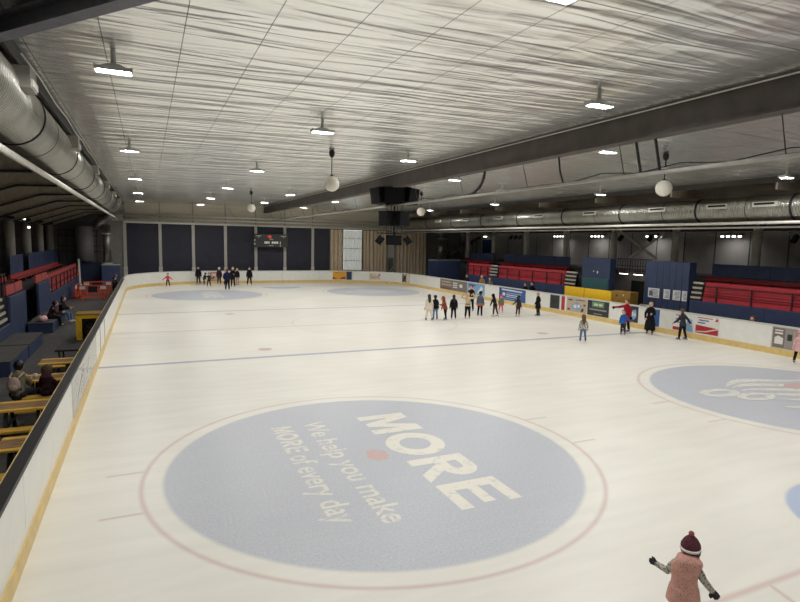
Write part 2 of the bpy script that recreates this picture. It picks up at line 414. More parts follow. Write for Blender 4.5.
PEOPLE = [
 # label, x, y, H, facing off, kwargs
 ('person in coral red jacket with arms out, skating alone by the end boards', 1.64, 54.3, 1.17, 170, dict(top=fb['coral'], legs_c=fb['black'], hair=HB, arms=(OUTLOW, OUTLOW), boots='boot_white', legs=((.16, 0), (.16, 0)))),
 ('person in black jacket standing tallest left of the skater with arms spread', 4.40, 56.4, 1.68, 175, dict(top=fb['black'], legs_c=fb['charcoal'], hair=HB, boots='boot_white')),
 ('small person in black top leaning forward behind the skater with arms spread', 4.86, 55.9, 1.15, -60, dict(top=fb['black'], legs_c=fb['charcoal'], hair=HB, lean=.35, arms=(FRONT, DOWN), boots='boot_white', legs=((.08, .25), (.08, -.2)))),
 ('person in grey jacket with one arm stretched out, before the pinkish advert', 5.09, 53.7, 1.24, 160, dict(top=fb['charcoal'], legs_c=fb['black'], hair=HBR, arms=(OUTLOW, OUT), boots='boot_white', legs=((.14, 0), (.16, 0)))),
 ('person with pale hat and dark jacket beside the pinkish advert', 6.25, 56.0, 1.60, 180, dict(top=fb['wine'], legs_c=fb['charcoal'], hat=fb['white'], boots='boot_white')),
 ('person in dark wine jacket partly hidden behind the blue jacket', 6.72, 55.0, 1.40, 180, dict(top=fb['wine'], legs_c=fb['black'], hair=HBR)),
 ('person in navy blue jacket and dark trousers standing on the far grey circle', 6.29, 50.3, 1.78, 0, dict(top=fb['navy'], legs_c=fb['black'], hair=HBR, arms=(POCKET, POCKET))),
 ('person all in black just behind the navy blue jacket', 7.16, 53.3, 1.76, 175, dict(top=fb['black'], legs_c=fb['black'], hair=HBL, arms=(FRONT, DOWN))),
 ('person in black jacket and pale trousers against the end boards', 7.90, 55.7, 1.54, 150, dict(top=fb['black'], legs_c=fb['rosegrey'], hair=HBL, boots='boot_white')),
 ('person in black jacket standing alone right of the far group', 8.89, 54.8, 1.71, 190, dict(top=fb['black'], legs_c=fb['black'], hair=HB, legs=((.13, 0), (.13, 0)), boots='boot_white')),
 ('person in cream coat and cream trousers with long dark hair', 14.65, 28.3, 1.46, 10, dict(top=fb['cream'], legs_c=fb['cream'], hair=HB, longhair=True, legs=((.14, .05), (.14, -.05)), boots='boot_blue', hem=.38)),
 ('person in black jacket and blue jeans beside the cream coat', 15.21, 28.6, 1.36, 20, dict(top=fb['black'], legs_c=fb['jeans'], hair=HB, hat=fb['black'], boots='boot_blue')),
 ('person in rust orange jacket leaning and reaching out an arm', 15.71, 28.3, 1.32, 120, dict(top=fb['rust'], legs_c=fb['black'], hat=fb['rust'], hatstyle='hood', lean=.32, arms=(((.3, 1, -.5), (0, 1, -.2)), DOWN), boots='boot_blue', legs=((.1, .1), (.1, -.15)))),
 ('person all in black with long black hair beside the rust jacket', 16.38, 28.5, 1.38, 5, dict(top=fb['black'], legs_c=fb['black'], hair=HB, longhair=True)),
 ('person in beige top and black skirt with both hands raised to head', 17.34, 28.5, 1.50, 185, dict(top=fb['beige'], legs_c=fb['black'], hair=HBL, arms=(RAISED, RAISED), skirt=fb['black'], hem=.46)),
 ('tall person in black behind the raised arms, nearest the blue advert', 19.4, 31.5, 1.66, 170, dict(top=fb['black'], legs_c=fb['black'], hair=HBR, arms=(FRONT, FRONT))),
 ('person in steel grey jacket with an orange band round the hips', 18.71, 29.3, 1.46, -20, dict(top=fb['steel'], legs_c=fb['black'], hair=HB, hat=fb['black'], waist=fb['orange'], legs=((.1, .12), (.1, -.1)))),
 ('person in black hooded jacket and brown trousers bending forward', 19.48, 28.8, 1.36, 60, dict(top=fb['black'], legs_c=fb['brown'], hat=fb['black'], hatstyle='hood', lean=.3, arms=(((.1, .3, -1), (0, .4, -1)), DOWN), boots='boot_white', legs=((.12, .1), (.12, -.15)))),
 ('smallest person of the group, in pink hat and pink trousers', 21.01, 30.4, 1.08, 190, dict(top=fb['olive'], legs_c=fb['hotpink'], hat=fb['hotpink'], boots='boot_white', legs=((.1, .15), (.1, -.2)))),
 ('person in charcoal jacket, maroon trousers and pale skates with long dark hair', 20.91, 28.4, 1.24, -30, dict(top=fb['charcoal'], legs_c=fb['maroon'], hair=HB, longhair=True, arms=(OUTLOW, DOWN), boots='boot_white')),
 ('person in long black coat looking down beside the gate in the right boards', 22.35, 28.3, 1.42, 60, dict(top=fb['black'], legs_c=fb['charcoal'], hair=HBL, hem=.30, arms=(POCKET, POCKET))),
 ('person in black and white patterned jacket and jeans skating on the open ice', 18.51, 20.05, 1.19, 10, dict(top=spot_fabric('mottled_cloth', (196, 192, 184), (34, 34, 38), 26, .5), legs_c=fb['jeans'], hair=HBR, longhair=True, arms=(DOWN, ((.4, .1, -1), (.1, .2, -1))), boots='boot_black', legs=((.08, .1), (.1, -.05)))),
 ('tall person in long red coat stretching an arm over the blue jacket', 22.93, 21.7, 1.66, 150, dict(top=fb['red'], legs_c=fb['black'], hair=HBR, hem=.30, arms=(DOWN, ((1, .1, -.3), (1, .1, -.15))), gloves=fb['black'], voxel=.012)),
 ('small person in bright blue jacket in front of the red coat', 21.95, 20.95, 1.20, 165, dict(top=fb['blue'], legs_c=fb['charcoal'], hair=HBR, arms=(OUTLOW, DOWN))),
 ('person in ankle length black coat standing by the right boards', 23.53, 20.7, 1.60, 170, dict(top=fb['black'], legs_c=fb['black'], hair=HBL, hem=.10, arms=(FRONT, POCKET))),
 ('person in charcoal jacket and black trousers skating with an arm swung back', 23.63, 18.85, 1.48, 55, dict(top=fb['charcoal'], legs_c=fb['black'], hair=HBR, lean=.12, arms=(((.3, .3, -1), (.1, .8, -.6)), ((.5, -.5, -.9), (.4, -.5, -.9))), legs=((.16, .1), (.16, -.05)), boots='boot_blue')),
 ('person in pale pink coat and pink hat at the right edge of the photo', 23.3, 13.3, 1.26, 185, dict(top=fb['palepink'], legs_c=fb['black'], hat=fb['pink'], hair=HBR, hem=.36, boots='boot_blue', legs=((.1, .12), (.1, -.1)))),
]
for lab, x, y, H, off, kw in PEOPLE:
    kw = dict(kw)
    if y > 45: kw.setdefault('voxel', .018)
    if y < 25: kw.setdefault('voxel', .012)
    person(lab, (x, y, 0), away(x, y, off), H, **kw)
# spectators behind the right boards (they look over onto the ice)
for lab, x, y, top_z, kw in [
 ('person in dark blue top behind the grey advert, leftmost by the right boards', 25.4, 42.0, 1.74, dict(top=fb['navy'], legs_c=fb['black'], hair=HBR)),
 ('person in tan jacket standing behind the right boards', 25.4, 39.6, 1.84, dict(top=fb['tan'], legs_c=fb['black'], hair=HG)),
 ('person in olive jacket beside the tan jacket behind the right boards', 25.4, 38.4, 1.72, dict(top=fb['olive'], legs_c=fb['black'], hair=HBR)),
 ('person in black behind the white boards, left one of a pair', 25.4, 33.7, 1.62, dict(top=fb['black'], legs_c=fb['black'], hair=HBR)),
 ('person in black behind the white boards, right one of a pair', 25.4, 32.9, 1.76, dict(top=fb['black'], legs_c=fb['black'], hair=HB)),
 ('person showing only the top of the head over the right boards', 25.4, 16.6, 1.38, dict(top=fb['brown'], legs_c=fb['black'], hair=HBR))]:
    person(lab, (x, y, .05), away(x, y, 150), top_z-.05, skates=False, boots='shoe_dark', voxel=.016, **kw)
# left walkway
person('person in black sitting on the blue box with legs stretched and white shoes', (-3.98, 32.2, .05), math.radians(-105), 1.62, fb['black'], fb['jeans'], hair=HB, seat=.45, skates=False, boots='shoe_white', arms=(FRONT, FRONT), lean=.15)
person('person in dark brown top leaning over on the blue box', (-4.25, 30.6, .05), math.radians(-80), 1.58, fb['wine'], fb['black'], hair=HB, seat=.45, skates=False, boots='shoe_dark', arms=(FRONT, FRONT), lean=.35)
person('person in grey jacket with a pale backpack sitting at the yellow table', (-2.98, 15.98, .05), math.radians(-12), 1.6, fb['olive'], fb['charcoal'], hair=HB, seat=.43, skates=False, boots='shoe_dark', arms=(FRONT, FRONT), lean=.25, backpack=fabric('pack_cloth', (170, 150, 136)), voxel=.012)
person('person in brown hooded coat sitting with back turned at the yellow table', (-2.36, 15.98, .05), math.radians(-5), 1.3, fb['wine'], fb['black'], hat=fb['brown'], hatstyle='hood', seat=.43, skates=False, boots='shoe_dark', arms=(FRONT, FRONT), lean=.2, hood=True, voxel=.012)
person('person in black standing behind the far end of the left boards', (-2.25, 45.6, .05), math.radians(-90), 1.45, fb['black'], fb['black'], hair=HB, skates=False, boots='shoe_dark', voxel=.018)
person('person in charcoal beside the black one at the far end of the left boards', (-2.3, 48.4, .05), math.radians(-60), 1.5, fb['charcoal'], fb['black'], hair=HBR, skates=False, boots='shoe_dark', voxel=.018)
C.children.unlink(SCRATCH); bpy.data.collections.remove(SCRATCH)

# ------------------------------------------------------------------ rink geometry
XL, XR, YF, RC = -1.64, 24.47, 57.5, 7.5
ARC = RC*PI/2; S1 = YF-RC; S2 = S1+ARC; S3 = S2+(XR-XL-2*RC); S4 = S3+ARC
def P2(s):
    """point on the inner face of the boards and its outward normal"""
    if s < S1: return V(XL, s), V(-1, 0)
    if s < S2: t = PI-(s-S1)/RC; return V(XL+RC+RC*math.cos(t), YF-RC+RC*math.sin(t)), V(math.cos(t), math.sin(t))
    if s < S3: return V(XL+RC+s-S2, YF), V(0, 1)
    if s < S4: t = PI/2-(s-S3)/RC; return V(XR-RC+RC*math.cos(t), YF-RC+RC*math.sin(t)), V(math.cos(t), math.sin(t))
    return V(XR, YF-RC-(s-S4)), V(1, 0)
def strip(mb, s0, s1, z0, z1, d0, d1, mi=0, step=.6):
    """a length of wall along the boards between depths d0 (inner) and d1 (outer)"""
    n = max(1, int(math.ceil((s1-s0)/step))) if not ((s1 <= S1) or (s0 >= S4) or (s0 >= S2 and s1 <= S3)) else 1
    vs = []; fs = []
    for i in range(n+1):
        p, nn = P2(s0+(s1-s0)*i/n)
        for d, z in ((d0, z0), (d0, z1), (d1, z1), (d1, z0)):
            q = p+nn*d; vs.append((q.x, q.y, z))
    for i in range(n):
        for k in range(4): fs.append((i*4+k, i*4+(k+1) % 4, (i+1)*4+(k+1) % 4, (i+1)*4+k))
    fs.append((0, 3, 2, 1)); fs.append((n*4, n*4+1, n*4+2, n*4+3))
    mb.add(vs, fs, mi)
def art(mb, s0, s1, z0, z1, shapes, d=-.004):
    """advert: base sheet (material 0) plus flat printed shapes; shapes = (material, [(u,v)...]) in 0..1 across and up, u runs left to right as seen from the ice"""
    strip(mb, s0, s1, z0, z1, d, .004, 0)
    for mi, poly in shapes:
        vs = []
        for u, v in poly:
            p, nn = P2(s0+(s1-s0)*u); q = p+nn*(d-.003-.0006*mi); vs.append((q.x, q.y, z0+(z1-z0)*v))
        mb.add(vs, [tuple(range(len(vs)))], mi)
def rc_(u0, v0, u1, v1): return [(u0, v0), (u1, v0), (u1, v1), (u0, v1)]
def text_lines(mi, u0, u1, v, h, words, rnd):
    out = []; u = u0
    while u < u1-.02:
        w = min(rnd.uniform(.04, .11), u1-u); out.append((mi, rc_(u, v, u+w, v+h))); u += w+.015
    return out

# ice sheet with all its painted markings in the material
def ice_material():
    m = bpy.data.materials.new('ice'); m.use_nodes = True; nt = m.node_tree; b = nt.nodes['Principled BSDF']
    tc = nd(nt, 'ShaderNodeTexCoord'); pos = tc.outputs['Object']
    sep = nd(nt, 'ShaderNodeSeparateXYZ'); lk(nt, pos, sep.inputs[0]); X, Y = sep.outputs[0], sep.outputs[1]
    # slight wander, markings lie under several centimetres of ice
    def M(op, a, b_=None, c_=None, clamp=False):
        n = nd(nt, 'ShaderNodeMath', operation=op); n.use_clamp = clamp
        for i, v in enumerate((a, b_, c_)):
            if v is None: continue
            if isinstance(v, (int, float)): n.inputs[i].default_value = v
            else: lk(nt, v, n.inputs[i])
        return n.outputs[0]
    def band(d, hw, soft):      # 1 inside |d|<hw
        n = nd(nt, 'ShaderNodeMapRange', interpolation_type='SMOOTHSTEP')
        n.inputs['From Min'].default_value = hw-soft; n.inputs['From Max'].default_value = hw+soft
        n.inputs['To Min'].default_value = 1; n.inputs['To Max'].default_value = 0
        lk(nt, d, n.inputs['Value']); return n.outputs[0]
    def absd(v, c): return M('ABSOLUTE', M('SUBTRACT', v, c))
    def dist(cx, cy):
        dx = M('SUBTRACT', X, cx); dy = M('SUBTRACT', Y, cy)
        return M('SQRT', M('ADD', M('MULTIPLY', dx, dx), M('MULTIPLY', dy, dy)))
    def mx(a, b_): return M('MAXIMUM', a, b_)
    def mul(a, b_): return M('MULTIPLY', a, b_)
    def seg(x0, x1, y, hw=.03, soft=.035):
        return mul(band(absd(Y, y), hw, soft), band(absd(X, (x0+x1)/2), (x1-x0)/2, .05))
    CX = 11.415
    red = None; disc = None; blue = None
    def acc(a, b_): return b_ if a is None else mx(a, b_)
    for cx, cy in ((4.30, 10.48), (18.25, 10.40), (4.35, 46.3), (18.4, 46.4)):
        d = dist(cx, cy)
        red = acc(red, band(M('ABSOLUTE', M('SUBTRACT', d, 4.5)), .035, .05))
        disc = acc(disc, band(d, 4.14, .06))
        for sx in (-1, 1):
            for sy in (-.88, .88): red = acc(red, seg(min(cx+sx*4.42, cx+sx*5.1), max(cx+sx*4.42, cx+sx*5.1), cy+sy))
    red = acc(red, mul(band(M('ABSOLUTE', M('SUBTRACT', dist(CX, 28.5), 4.5)), .03, .04), .6))
    red = acc(red, mul(band(absd(Y, 28.5), .11, .04), .8))
    red = acc(red, band(absd(Y, 4.4), .045, .05)); red = acc(red, band(absd(Y, 52.6), .03, .03))
    for cx, cy in ((4.3, 22.75), (18.2, 22.6), (4.4, 34.2), (18.3, 34.2)): red = acc(red, mul(band(dist(cx, cy), .28, .06), 1.3))
    # lines fanning out behind the near goal
    for sx in (-1, 1):
        xx = M('SUBTRACT', X, M('ADD', CX+sx*3.9, M('MULTIPLY', M('SUBTRACT', 4.4, Y), sx*.24)))
        red = acc(red, mul(band(M('ABSOLUTE', xx), .03, .04), M('LESS_THAN', Y, 4.4)))
    blue = mx(band(absd(Y, 21.22), .13, .04), mul(band(absd(Y, 35.65), .13, .05), .9))
    crease = mul(band(dist(CX, 4.4), 1.83, .05), M('GREATER_THAN', Y, 4.4))
    creasef = mul(band(dist(CX, 52.6), 1.83, .05), M('LESS_THAN', Y, 52.6))
    # ice colour with scraped cloudy wear
    n1 = nd(nt, 'ShaderNodeTexNoise'); n1.inputs['Scale'].default_value = .22; n1.inputs['Detail'].default_value = 5; lk(nt, pos, n1.inputs['Vector'])
    mp = nd(nt, 'ShaderNodeMapping'); mp.inputs['Scale'].default_value = (.35, 2.2, 1); lk(nt, pos, mp.inputs['Vector'])
    n2 = nd(nt, 'ShaderNodeTexNoise'); n2.inputs['Scale'].default_value = 1.3; n2.inputs['Detail'].default_value = 6; lk(nt, mp.outputs[0], n2.inputs['Vector'])
    n3 = nd(nt, 'ShaderNodeTexNoise'); n3.inputs['Scale'].default_value = 22; n3.inputs['Detail'].default_value = 6; n3.inputs['Roughness'].default_value = .75; lk(nt, pos, n3.inputs['Vector'])
    cr = nd(nt, 'ShaderNodeValToRGB'); e = cr.color_ramp.elements
    e[0].position = .32; e[0].color = lin((222, 219, 209)); e[1].position = .6; e[1].color = lin((234, 231, 221))
    mixn = M('ADD', M('MULTIPLY', n1.outputs['Fac'], .5), M('MULTIPLY', n2.outputs['Fac'], .5)); lk(nt, mixn, cr.inputs['Fac'])
    col = cr.outputs['Color']
    def over(col, fac, c):
        n = nd(nt, 'ShaderNodeMix', data_type='RGBA'); n.inputs[7].default_value = lin(c)
        lk(nt, fac, n.inputs[0]); lk(nt, col, n.inputs[6]); return n.outputs[2]
    # scuffs through the discs
    sc = nd(nt, 'ShaderNodeMapRange'); sc.inputs['From Min'].default_value = .40; sc.inputs['From Max'].default_value = .68; sc.inputs['To Min'].default_value = 1; sc.inputs['To Max'].default_value = .55
    lk(nt, n3.outputs['Fac'], sc.inputs['Value'])
    col = over(col, mul(mul(disc, sc.outputs[0]), .92), (177, 182, 195))
    col = over(col, mul(red, .36), (170, 92, 88))
    col = over(col, mul(blue, .62), (112, 112, 160))
    col = over(col, mul(mx(crease, creasef), .75), (158, 178, 214))
    lk(nt, col, b.inputs['Base Color'])
    b.inputs['Roughness'].default_value = .38; b.inputs['Specular IOR Level'].default_value = .3
    bp = nd(nt, 'ShaderNodeBump'); bp.inputs['Strength'].default_value = .12; bp.inputs['Distance'].default_value = .01
    lk(nt, n2.outputs['Fac'], bp.inputs['Height']); lk(nt, bp.outputs['Normal'], b.inputs['Normal'])
    return m
ice = MB()
ring = [P2(s)[0] for s in [0]+[S1+ARC*i/20 for i in range(21)]+[S3+ARC*i/20 for i in range(21)]+[S4+50]]
pts = [(p.x, p.y) for p in ring]
n = len(pts)
ice.add([(x, y, 0) for x, y in pts]+[(x, y, -.12) for x, y in pts], [tuple(range(n-1, -1, -1)), tuple(range(n, 2*n))]+[(k, (k+1) % n, n+(k+1) % n, n+k) for k in range(n)])
ICE = struct('floor', ice, ice_material(), 'white ice rink floor with faded grey circles and lines')
def paint_mat(name, rgb, keep):
    m = bpy.data.materials.new(name); m.use_nodes = True; nt = m.node_tree; b = nt.nodes['Principled BSDF']
    tc = nd(nt, 'ShaderNodeTexCoord'); no = nd(nt, 'ShaderNodeTexNoise'); no.inputs['Scale'].default_value = 5; no.inputs['Detail'].default_value = 7; no.inputs['Roughness'].default_value = .7
    lk(nt, tc.outputs['Object'], no.inputs['Vector'])
    cr = nd(nt, 'ShaderNodeValToRGB'); e = cr.color_ramp.elements
    e[0].position = keep-.1; e[0].color = lin((184, 187, 194)); e[1].position = keep+.1; e[1].color = lin(rgb)
    lk(nt, no.outputs['Fac'], cr.inputs['Fac']); lk(nt, cr.outputs['Color'], b.inputs['Base Color'])
    b.inputs['Roughness'].default_value = .4; b.inputs['Specular IOR Level'].default_value = .3
    return m
def ice_text(body, p0, rdir, udir, length, height, m, bold, name='ice_lettering', z=.0015):
    """flat lettering laid in the ice: p0 = start of the baseline, cap height and length fixed"""
    cu = bpy.data.curves.new('t', 'FONT'); cu.body = body; cu.offset = bold; cu.resolution_u = 6
    o = bpy.data.objects.new('t', cu); C.objects.link(o)
    me = bpy.data.meshes.new_from_object(o.evaluated_get(bpy.context.evaluated_depsgraph_get()))
    bpy.data.objects.remove(o)
    cu2 = bpy.data.curves.new('t', 'FONT'); cu2.body = 'M'; cu2.offset = bold
    xs = [v.co.x for v in me.vertices]; x0, x1 = min(xs), max(xs)
    cap = .73
    r = Vector(rdir).normalized(); u = Vector(udir).normalized()
    for v in me.vertices:
        a = (v.co.x-x0)/(x1-x0)*length; h = v.co.y/cap*height
        q = V(p0[0], p0[1], 0)+r*a+u*h; v.co = (q.x, q.y, z)
    me.materials.clear(); me.materials.append(m)
    ob = bpy.data.objects.new(name, me); C.objects.link(ob); ob.parent = ICE
    return ob
def block_word(p0, rdir, udir, length, height, m, name='ice_lettering', z=.0015):
    """the word MORE in heavy block letters laid flat in the ice"""
    N = 16; mb = MB(); r = Vector(rdir).normalized(); u = Vector(udir).normalized(); adv = 0; tot = 1.1+.12+1.14+.14+.92+.12+.82
    def put(pts, faces):
        vs = []
        for a, h in pts:
            q = V(p0[0], p0[1], 0)+r*((a+adv)/tot*length)+u*(h*height); vs.append((q.x, q.y, z))
        mb.add(vs, faces)
    def strip_(o_, i_, closed=False):
        n = len(o_); k = n if closed else n-1
        put(o_+i_, [(a, (a+1) % n, n+(a+1) % n, n+a) for a in range(k)])
    put([(0, 0), (.24, 0), (.24, .62), (.25, 1), (0, 1)], [(0, 1, 2, 3, 4)])
    put([(.25, 1), (.24, .62), (.46, .04), (.64, .04), (.86, .62), (.85, 1), (.78, 1), (.55, .42), (.32, 1)], [(0, 1, 8), (1, 2, 7, 8), (2, 3, 7), (3, 4, 6, 7), (4, 5, 6)])
    put([(.86, 0), (1.1, 0), (1.1, 1), (.85, 1), (.86, .62)], [(0, 1, 2, 3, 4)])
    adv = 1.22
    el = lambda cx, cy, a, b, t0, t1, n: [(cx+a*math.cos(t0+(t1-t0)*k/n), cy+b*math.sin(t0+(t1-t0)*k/n)) for k in range(n+1)]
    strip_(el(.57, .5, .57, .53, 0, 2*PI, 32)[:-1], el(.57, .5, .30, .28, 0, 2*PI, 32)[:-1], True)
    adv = 2.5
    put([(0, 0), (.25, 0), (.25, 1), (0, 1)], [(0, 1, 2, 3)])
    strip_([(.25, 1)]+el(.5, .7, .34, .30, PI/2, -PI/2, N)+[(.25, .40)], [(.25, .79)]+el(.47, .7, .10, .09, PI/2, -PI/2, N)+[(.25, .61)])
    put([(.30, .40), (.58, .40), (.92, 0), (.62, 0)], [(0, 1, 2, 3)])
    adv = 3.54
    put([(0, 0), (.25, 0), (.25, 1), (0, 1)], [(0, 1, 2, 3)])
    for a, b, w_ in ((0, .2, .82), (.41, .6, .74), (.8, 1, .8)): put([(.25, a), (w_, a), (w_, b), (.25, b)], [(0, 1, 2, 3)])
    return mb.build(name, m, ICE)
PW = paint_mat('ice_white_lettering', (232, 228, 216), .36); PW2 = paint_mat('ice_faded_lettering', (226, 223, 212), .42); PR = paint_mat('ice_red_patch', (222, 166, 150), .5)
R_, U_ = (0, -1, 0), (1, 0, 0)
tag(block_word((4.74, 13.05), R_, U_, 5.3, 1.25, PW), 'large white word MORE in the grey circle')
tag(ice_text('We help you make', (3.36, 13.1), R_, U_, 5.3, .5, PW2, .016), 'smaller faded line reading We help you make')
tag(block_word((2.58, 13.0), R_, U_, 1.72, .48, PW2), 'faded bold word MORE in the lowest line')
tag(ice_text('of every day', (2.58, 11.12), R_, U_, 3.05, .5, PW2, .016), 'faded words of every day')
sp = MB(); sp.add([(4.32+.22*math.cos(2*PI*k/20)*(1.15 if k % 3 else .85), 10.55+.30*math.sin(2*PI*k/20), .0012) for k in range(20)], [tuple(range(20))]); sp.build('faceoff_spot', PR, ICE)
tag(block_word((3.9, 48.9), R_, U_, 5.0, 1.4, PW2), 'faded white word in the far left circle')
# wavy white emblem in the right circle and the far right circle
def waves(cx, cy, sc, m):
    w = MB()
    for j in range(5):
        up_, lo = [], []
        for i in range(25):
            t = i/24; x = cx-1.6*sc+3.6*sc*t; y = cy+(1.0-.5*j)*sc+.32*sc*math.sin(t*5+j*.7)+.25*sc*(1-t)*j*.3
            hw = .17*sc*math.sin(PI*min(1, max(.02, t*1.02)))+.03
            up_.append((x, y+hw, .0014+j*.0008)); lo.append((x, y-hw, .0014+j*.0008))
        nn = len(up_); w.add(lo+up_, [(i, i+1, nn+i+1, nn+i) for i in range(nn-1)])
    for a, b, c_, zz in ((cx-2.6*sc, cy+.5*sc, .75*sc, .006), (cx-1.9*sc, cy-.2*sc, .7*sc, .0068)):
        N = 20; w.add([(a+c_*math.cos(2*PI*k/N), b+c_*.55*math.sin(2*PI*k/N), zz) for k in range(N)]+[(a+c_*.62*math.cos(2*PI*k/N), b+c_*.22*math.sin(2*PI*k/N), zz) for k in range(N)], [(k, (k+1) % N, N+(k+1) % N, N+k) for k in range(N)])
    up_, lo = [], []
    for i in range(25):
        t = i/24; x = cx-2.2*sc+5*sc*t; y = cy-1.25*sc-.25*sc*math.sin(t*9); up_.append((x, y+.09*sc, .0076)); lo.append((x, y-.09*sc, .0076))
    w.add(lo+up_, [(i, i+1, 26+i, 25+i) for i in range(24)])
    return w.build('ice_emblem', m, ICE)
tag(waves(18.75, 10.9, 1.0, PW2), 'faded white wavy emblem in the right circle')
rb = MB(); rb.add([(19.5+.55*math.cos(2*PI*k/24), 11.05+.35*math.sin(2*PI*k/24), .0085) for k in range(24)], [tuple(range(24))]); rb.build('ice_patch', PR, ICE)
tag(waves(18.4, 46.4, 1.0, PW2), 'faded white emblem in the far right circle')

# ------------------------------------------------------------------ boards
BW = mat('board_white', (228, 228, 222), rough=.28, noise=.04, nscale=3, coat=.3)
YEL = mat('kick_yellow', (216, 188, 122), rough=.4, noise=.1, nscale=4)
CAPB = mat('cap_black', (28, 26, 27), rough=.5, noise=.15)
CAPW = mat('cap_white', (205, 204, 198), rough=.4, noise=.05)
GREYAD = mat('advert_grey', (158, 160, 160), rough=.25, noise=.1, nscale=4, coat=.4)
ads = {}
def am(name, rgb): return mat('print_'+name, rgb, rough=.4, noise=.04)
A = dict(white=am('white', (225, 223, 218)), red=am('red', (178, 40, 52)), blue=am('blue', (44, 86, 150)), sky=am('sky', (128, 164, 200)), navy=am('navy', (38, 52, 84)), yellow=am('yellow', (222, 160, 52)),
         beige=am('beige', (190, 172, 150)), dark=am('dark', (44, 46, 48)), green=am('green', (96, 146, 104)), taupe=am('taupe', (122, 110, 102)), grey=am('grey', (150, 146, 142)), pink=am('pink', (206, 160, 150)), brown=am('brown', (92, 70, 62)), slate=am('slate', (84, 92, 104)), black=am('black', (26, 26, 28)), cream=am('cream', (216, 206, 184)))
def make_boards(label, s0, s1, splits, capm, cap_out, adlist, cap_label=None):
    p, nn = P2((s0+s1)/2)
    root = empty('rink_boards', (p.x, p.y, 0), label, 'rink boards')
    for a, b in zip(splits[:-1], splits[1:]):
        mb = MB(); strip(mb, a+.008, b-.008, .25, 1.2, 0, .06); o = mb.build('board_panel', BW, root)
        for (u0, u1, z0, z1, mats, shapes, nm, lab) in adlist:
            if a <= (u0+u1)/2 < b:
                m2 = MB(); art(m2, u0, u1, z0, z1, shapes); q = m2.build(nm, mats, o); tag(q, lab)
    mb = MB(); strip(mb, s0, s1, .0, .27, -.025, .06); mb.build('kick_plate', YEL, root)['label'] = 'yellow kick plate along the ice'
    mb = MB(); strip(mb, s0, s1, 1.2, 1.27, -.015, cap_out); mb.build('cap_rail', capm, root)
    return root
rnd = random.Random(3)
wscrib = []
for j in range(7): wscrib += text_lines(1, .08, .08+rnd.uniform(.3, .8), .15+.1*j, .04, 0, rnd)
left_ads = [(14.4, 21.2, .28, 1.19, [GREYAD, A['white']], [(1, [(u*.5+.25, v) for u, v in p]) for _, p in wscrib]+[(1, [(.15, .2), (.2, .2), (.42, .75), (.36, .75)]), (1, [(.5, .25), (.56, .25), (.66, .6), (.6, .6)])], 'advert_panel', 'grey glossy advert panel with white marks')]
lb = make_boards('left rink boards, white panels under a wide black top, beside the dark walkway', 0.2, 47.0, [.2, 3.4, 8.9, 14.35, 21.25, 22.9, 25.2, 28.9, 32.5, 36.1, 39.8, 43.4, 47], CAPB, .17, left_ads)
mb = MB(); strip(mb, .2, 47, 1.271, 1.279, .155, .168); mb.build('edge_strip', YEL, lb)['label'] = 'thin yellow outer edge of the black top'
pm = MB()
for s in (22.9, 25.2): strip(pm, s-.05, s+.05, .27, 1.2, -.006, .01)
pm.build('gate_post', CAPB, lb)
far_ads = [
 (61.5, 62.5, .3, 1.12, [A['pink'], A['brown'], A['cream']], [(1, rc_(0, 0, 1, .08)), (1, rc_(0, .92, 1, 1)), (1, rc_(0, .08, .08, .92)), (1, rc_(.92, .08, 1, .92)), (2, rc_(.2, .6, .8, .78)), (1, rc_(.22, .25, .4, .5)), (1, rc_(.6, .25, .78, .5))], 'advert_panel', 'small pinkish advert'),
 (73.9, 75.4, .3, 1.18, [A['yellow'], A['dark'], A['navy'], A['white']], text_lines(1, .1, .6, .8, .07, 0, rnd)+[(1, rc_(.06, .06, .2, .3)), (1, rc_(.22, .06, .3, .24)), (2, [(.5, .1), (.95, .1), (.95, .36)]), (2, [(.55, .3), (.8, .22), (.8, .3)])], 'advert_panel', 'yellow advert'),
 (75.42, 76.0, .3, 1.18, [A['navy'], A['sky']], [(1, rc_(.3, .1, .7, .5)), (1, rc_(.25, .65, .75, .72)), (1, rc_(.25, .8, .75, .86))], 'advert_panel', 'narrow navy advert'),
 (77.9, 79.25, .34, 1.12, [A['cream'], A['pink'], A['brown']], [(2, [(.1, .62), (.2, .85), (.24, .7)]), (2, [(.75, .6), (.9, .9), (.92, .62)])]+text_lines(1, .1, .9, .5, .13, 0, rnd)+text_lines(2, .1, .8, .34, .08, 0, rnd)+text_lines(1, .1, .9, .14, .08, 0, rnd), 'advert_panel', 'cream advert with pink print'),
 (82.0, 83.2, .3, 1.18, [A['taupe'], A['cream'], A['dark']], [(1, rc_(.55, .05, .98, .95)), (2, [(.1, .1), (.35, .1), (.5, .6), (.3, .85), (.15, .6)]), (1, [(.2, .3), (.34, .35), (.3, .55)])], 'advert_panel', 'taupe photo advert')]
eb = make_boards('white end boards curving round both far corners of the rink', 47.0, S4+2.0, [47, 50.6, 54.3, 58, 61.4, 65, 68.6, 72.5, 76.1, 79.6, 82.0, 84.4, S4+2.0], CAPW, .09, far_ads)
def Y(y): return S4+(YF-RC-y)
def adr(y0, y1, mats, shapes, lab, z0=.29, z1=1.19): return (Y(y0), Y(y1), z0, z1, [A[k] for k in mats], shapes, 'advert_panel', lab)
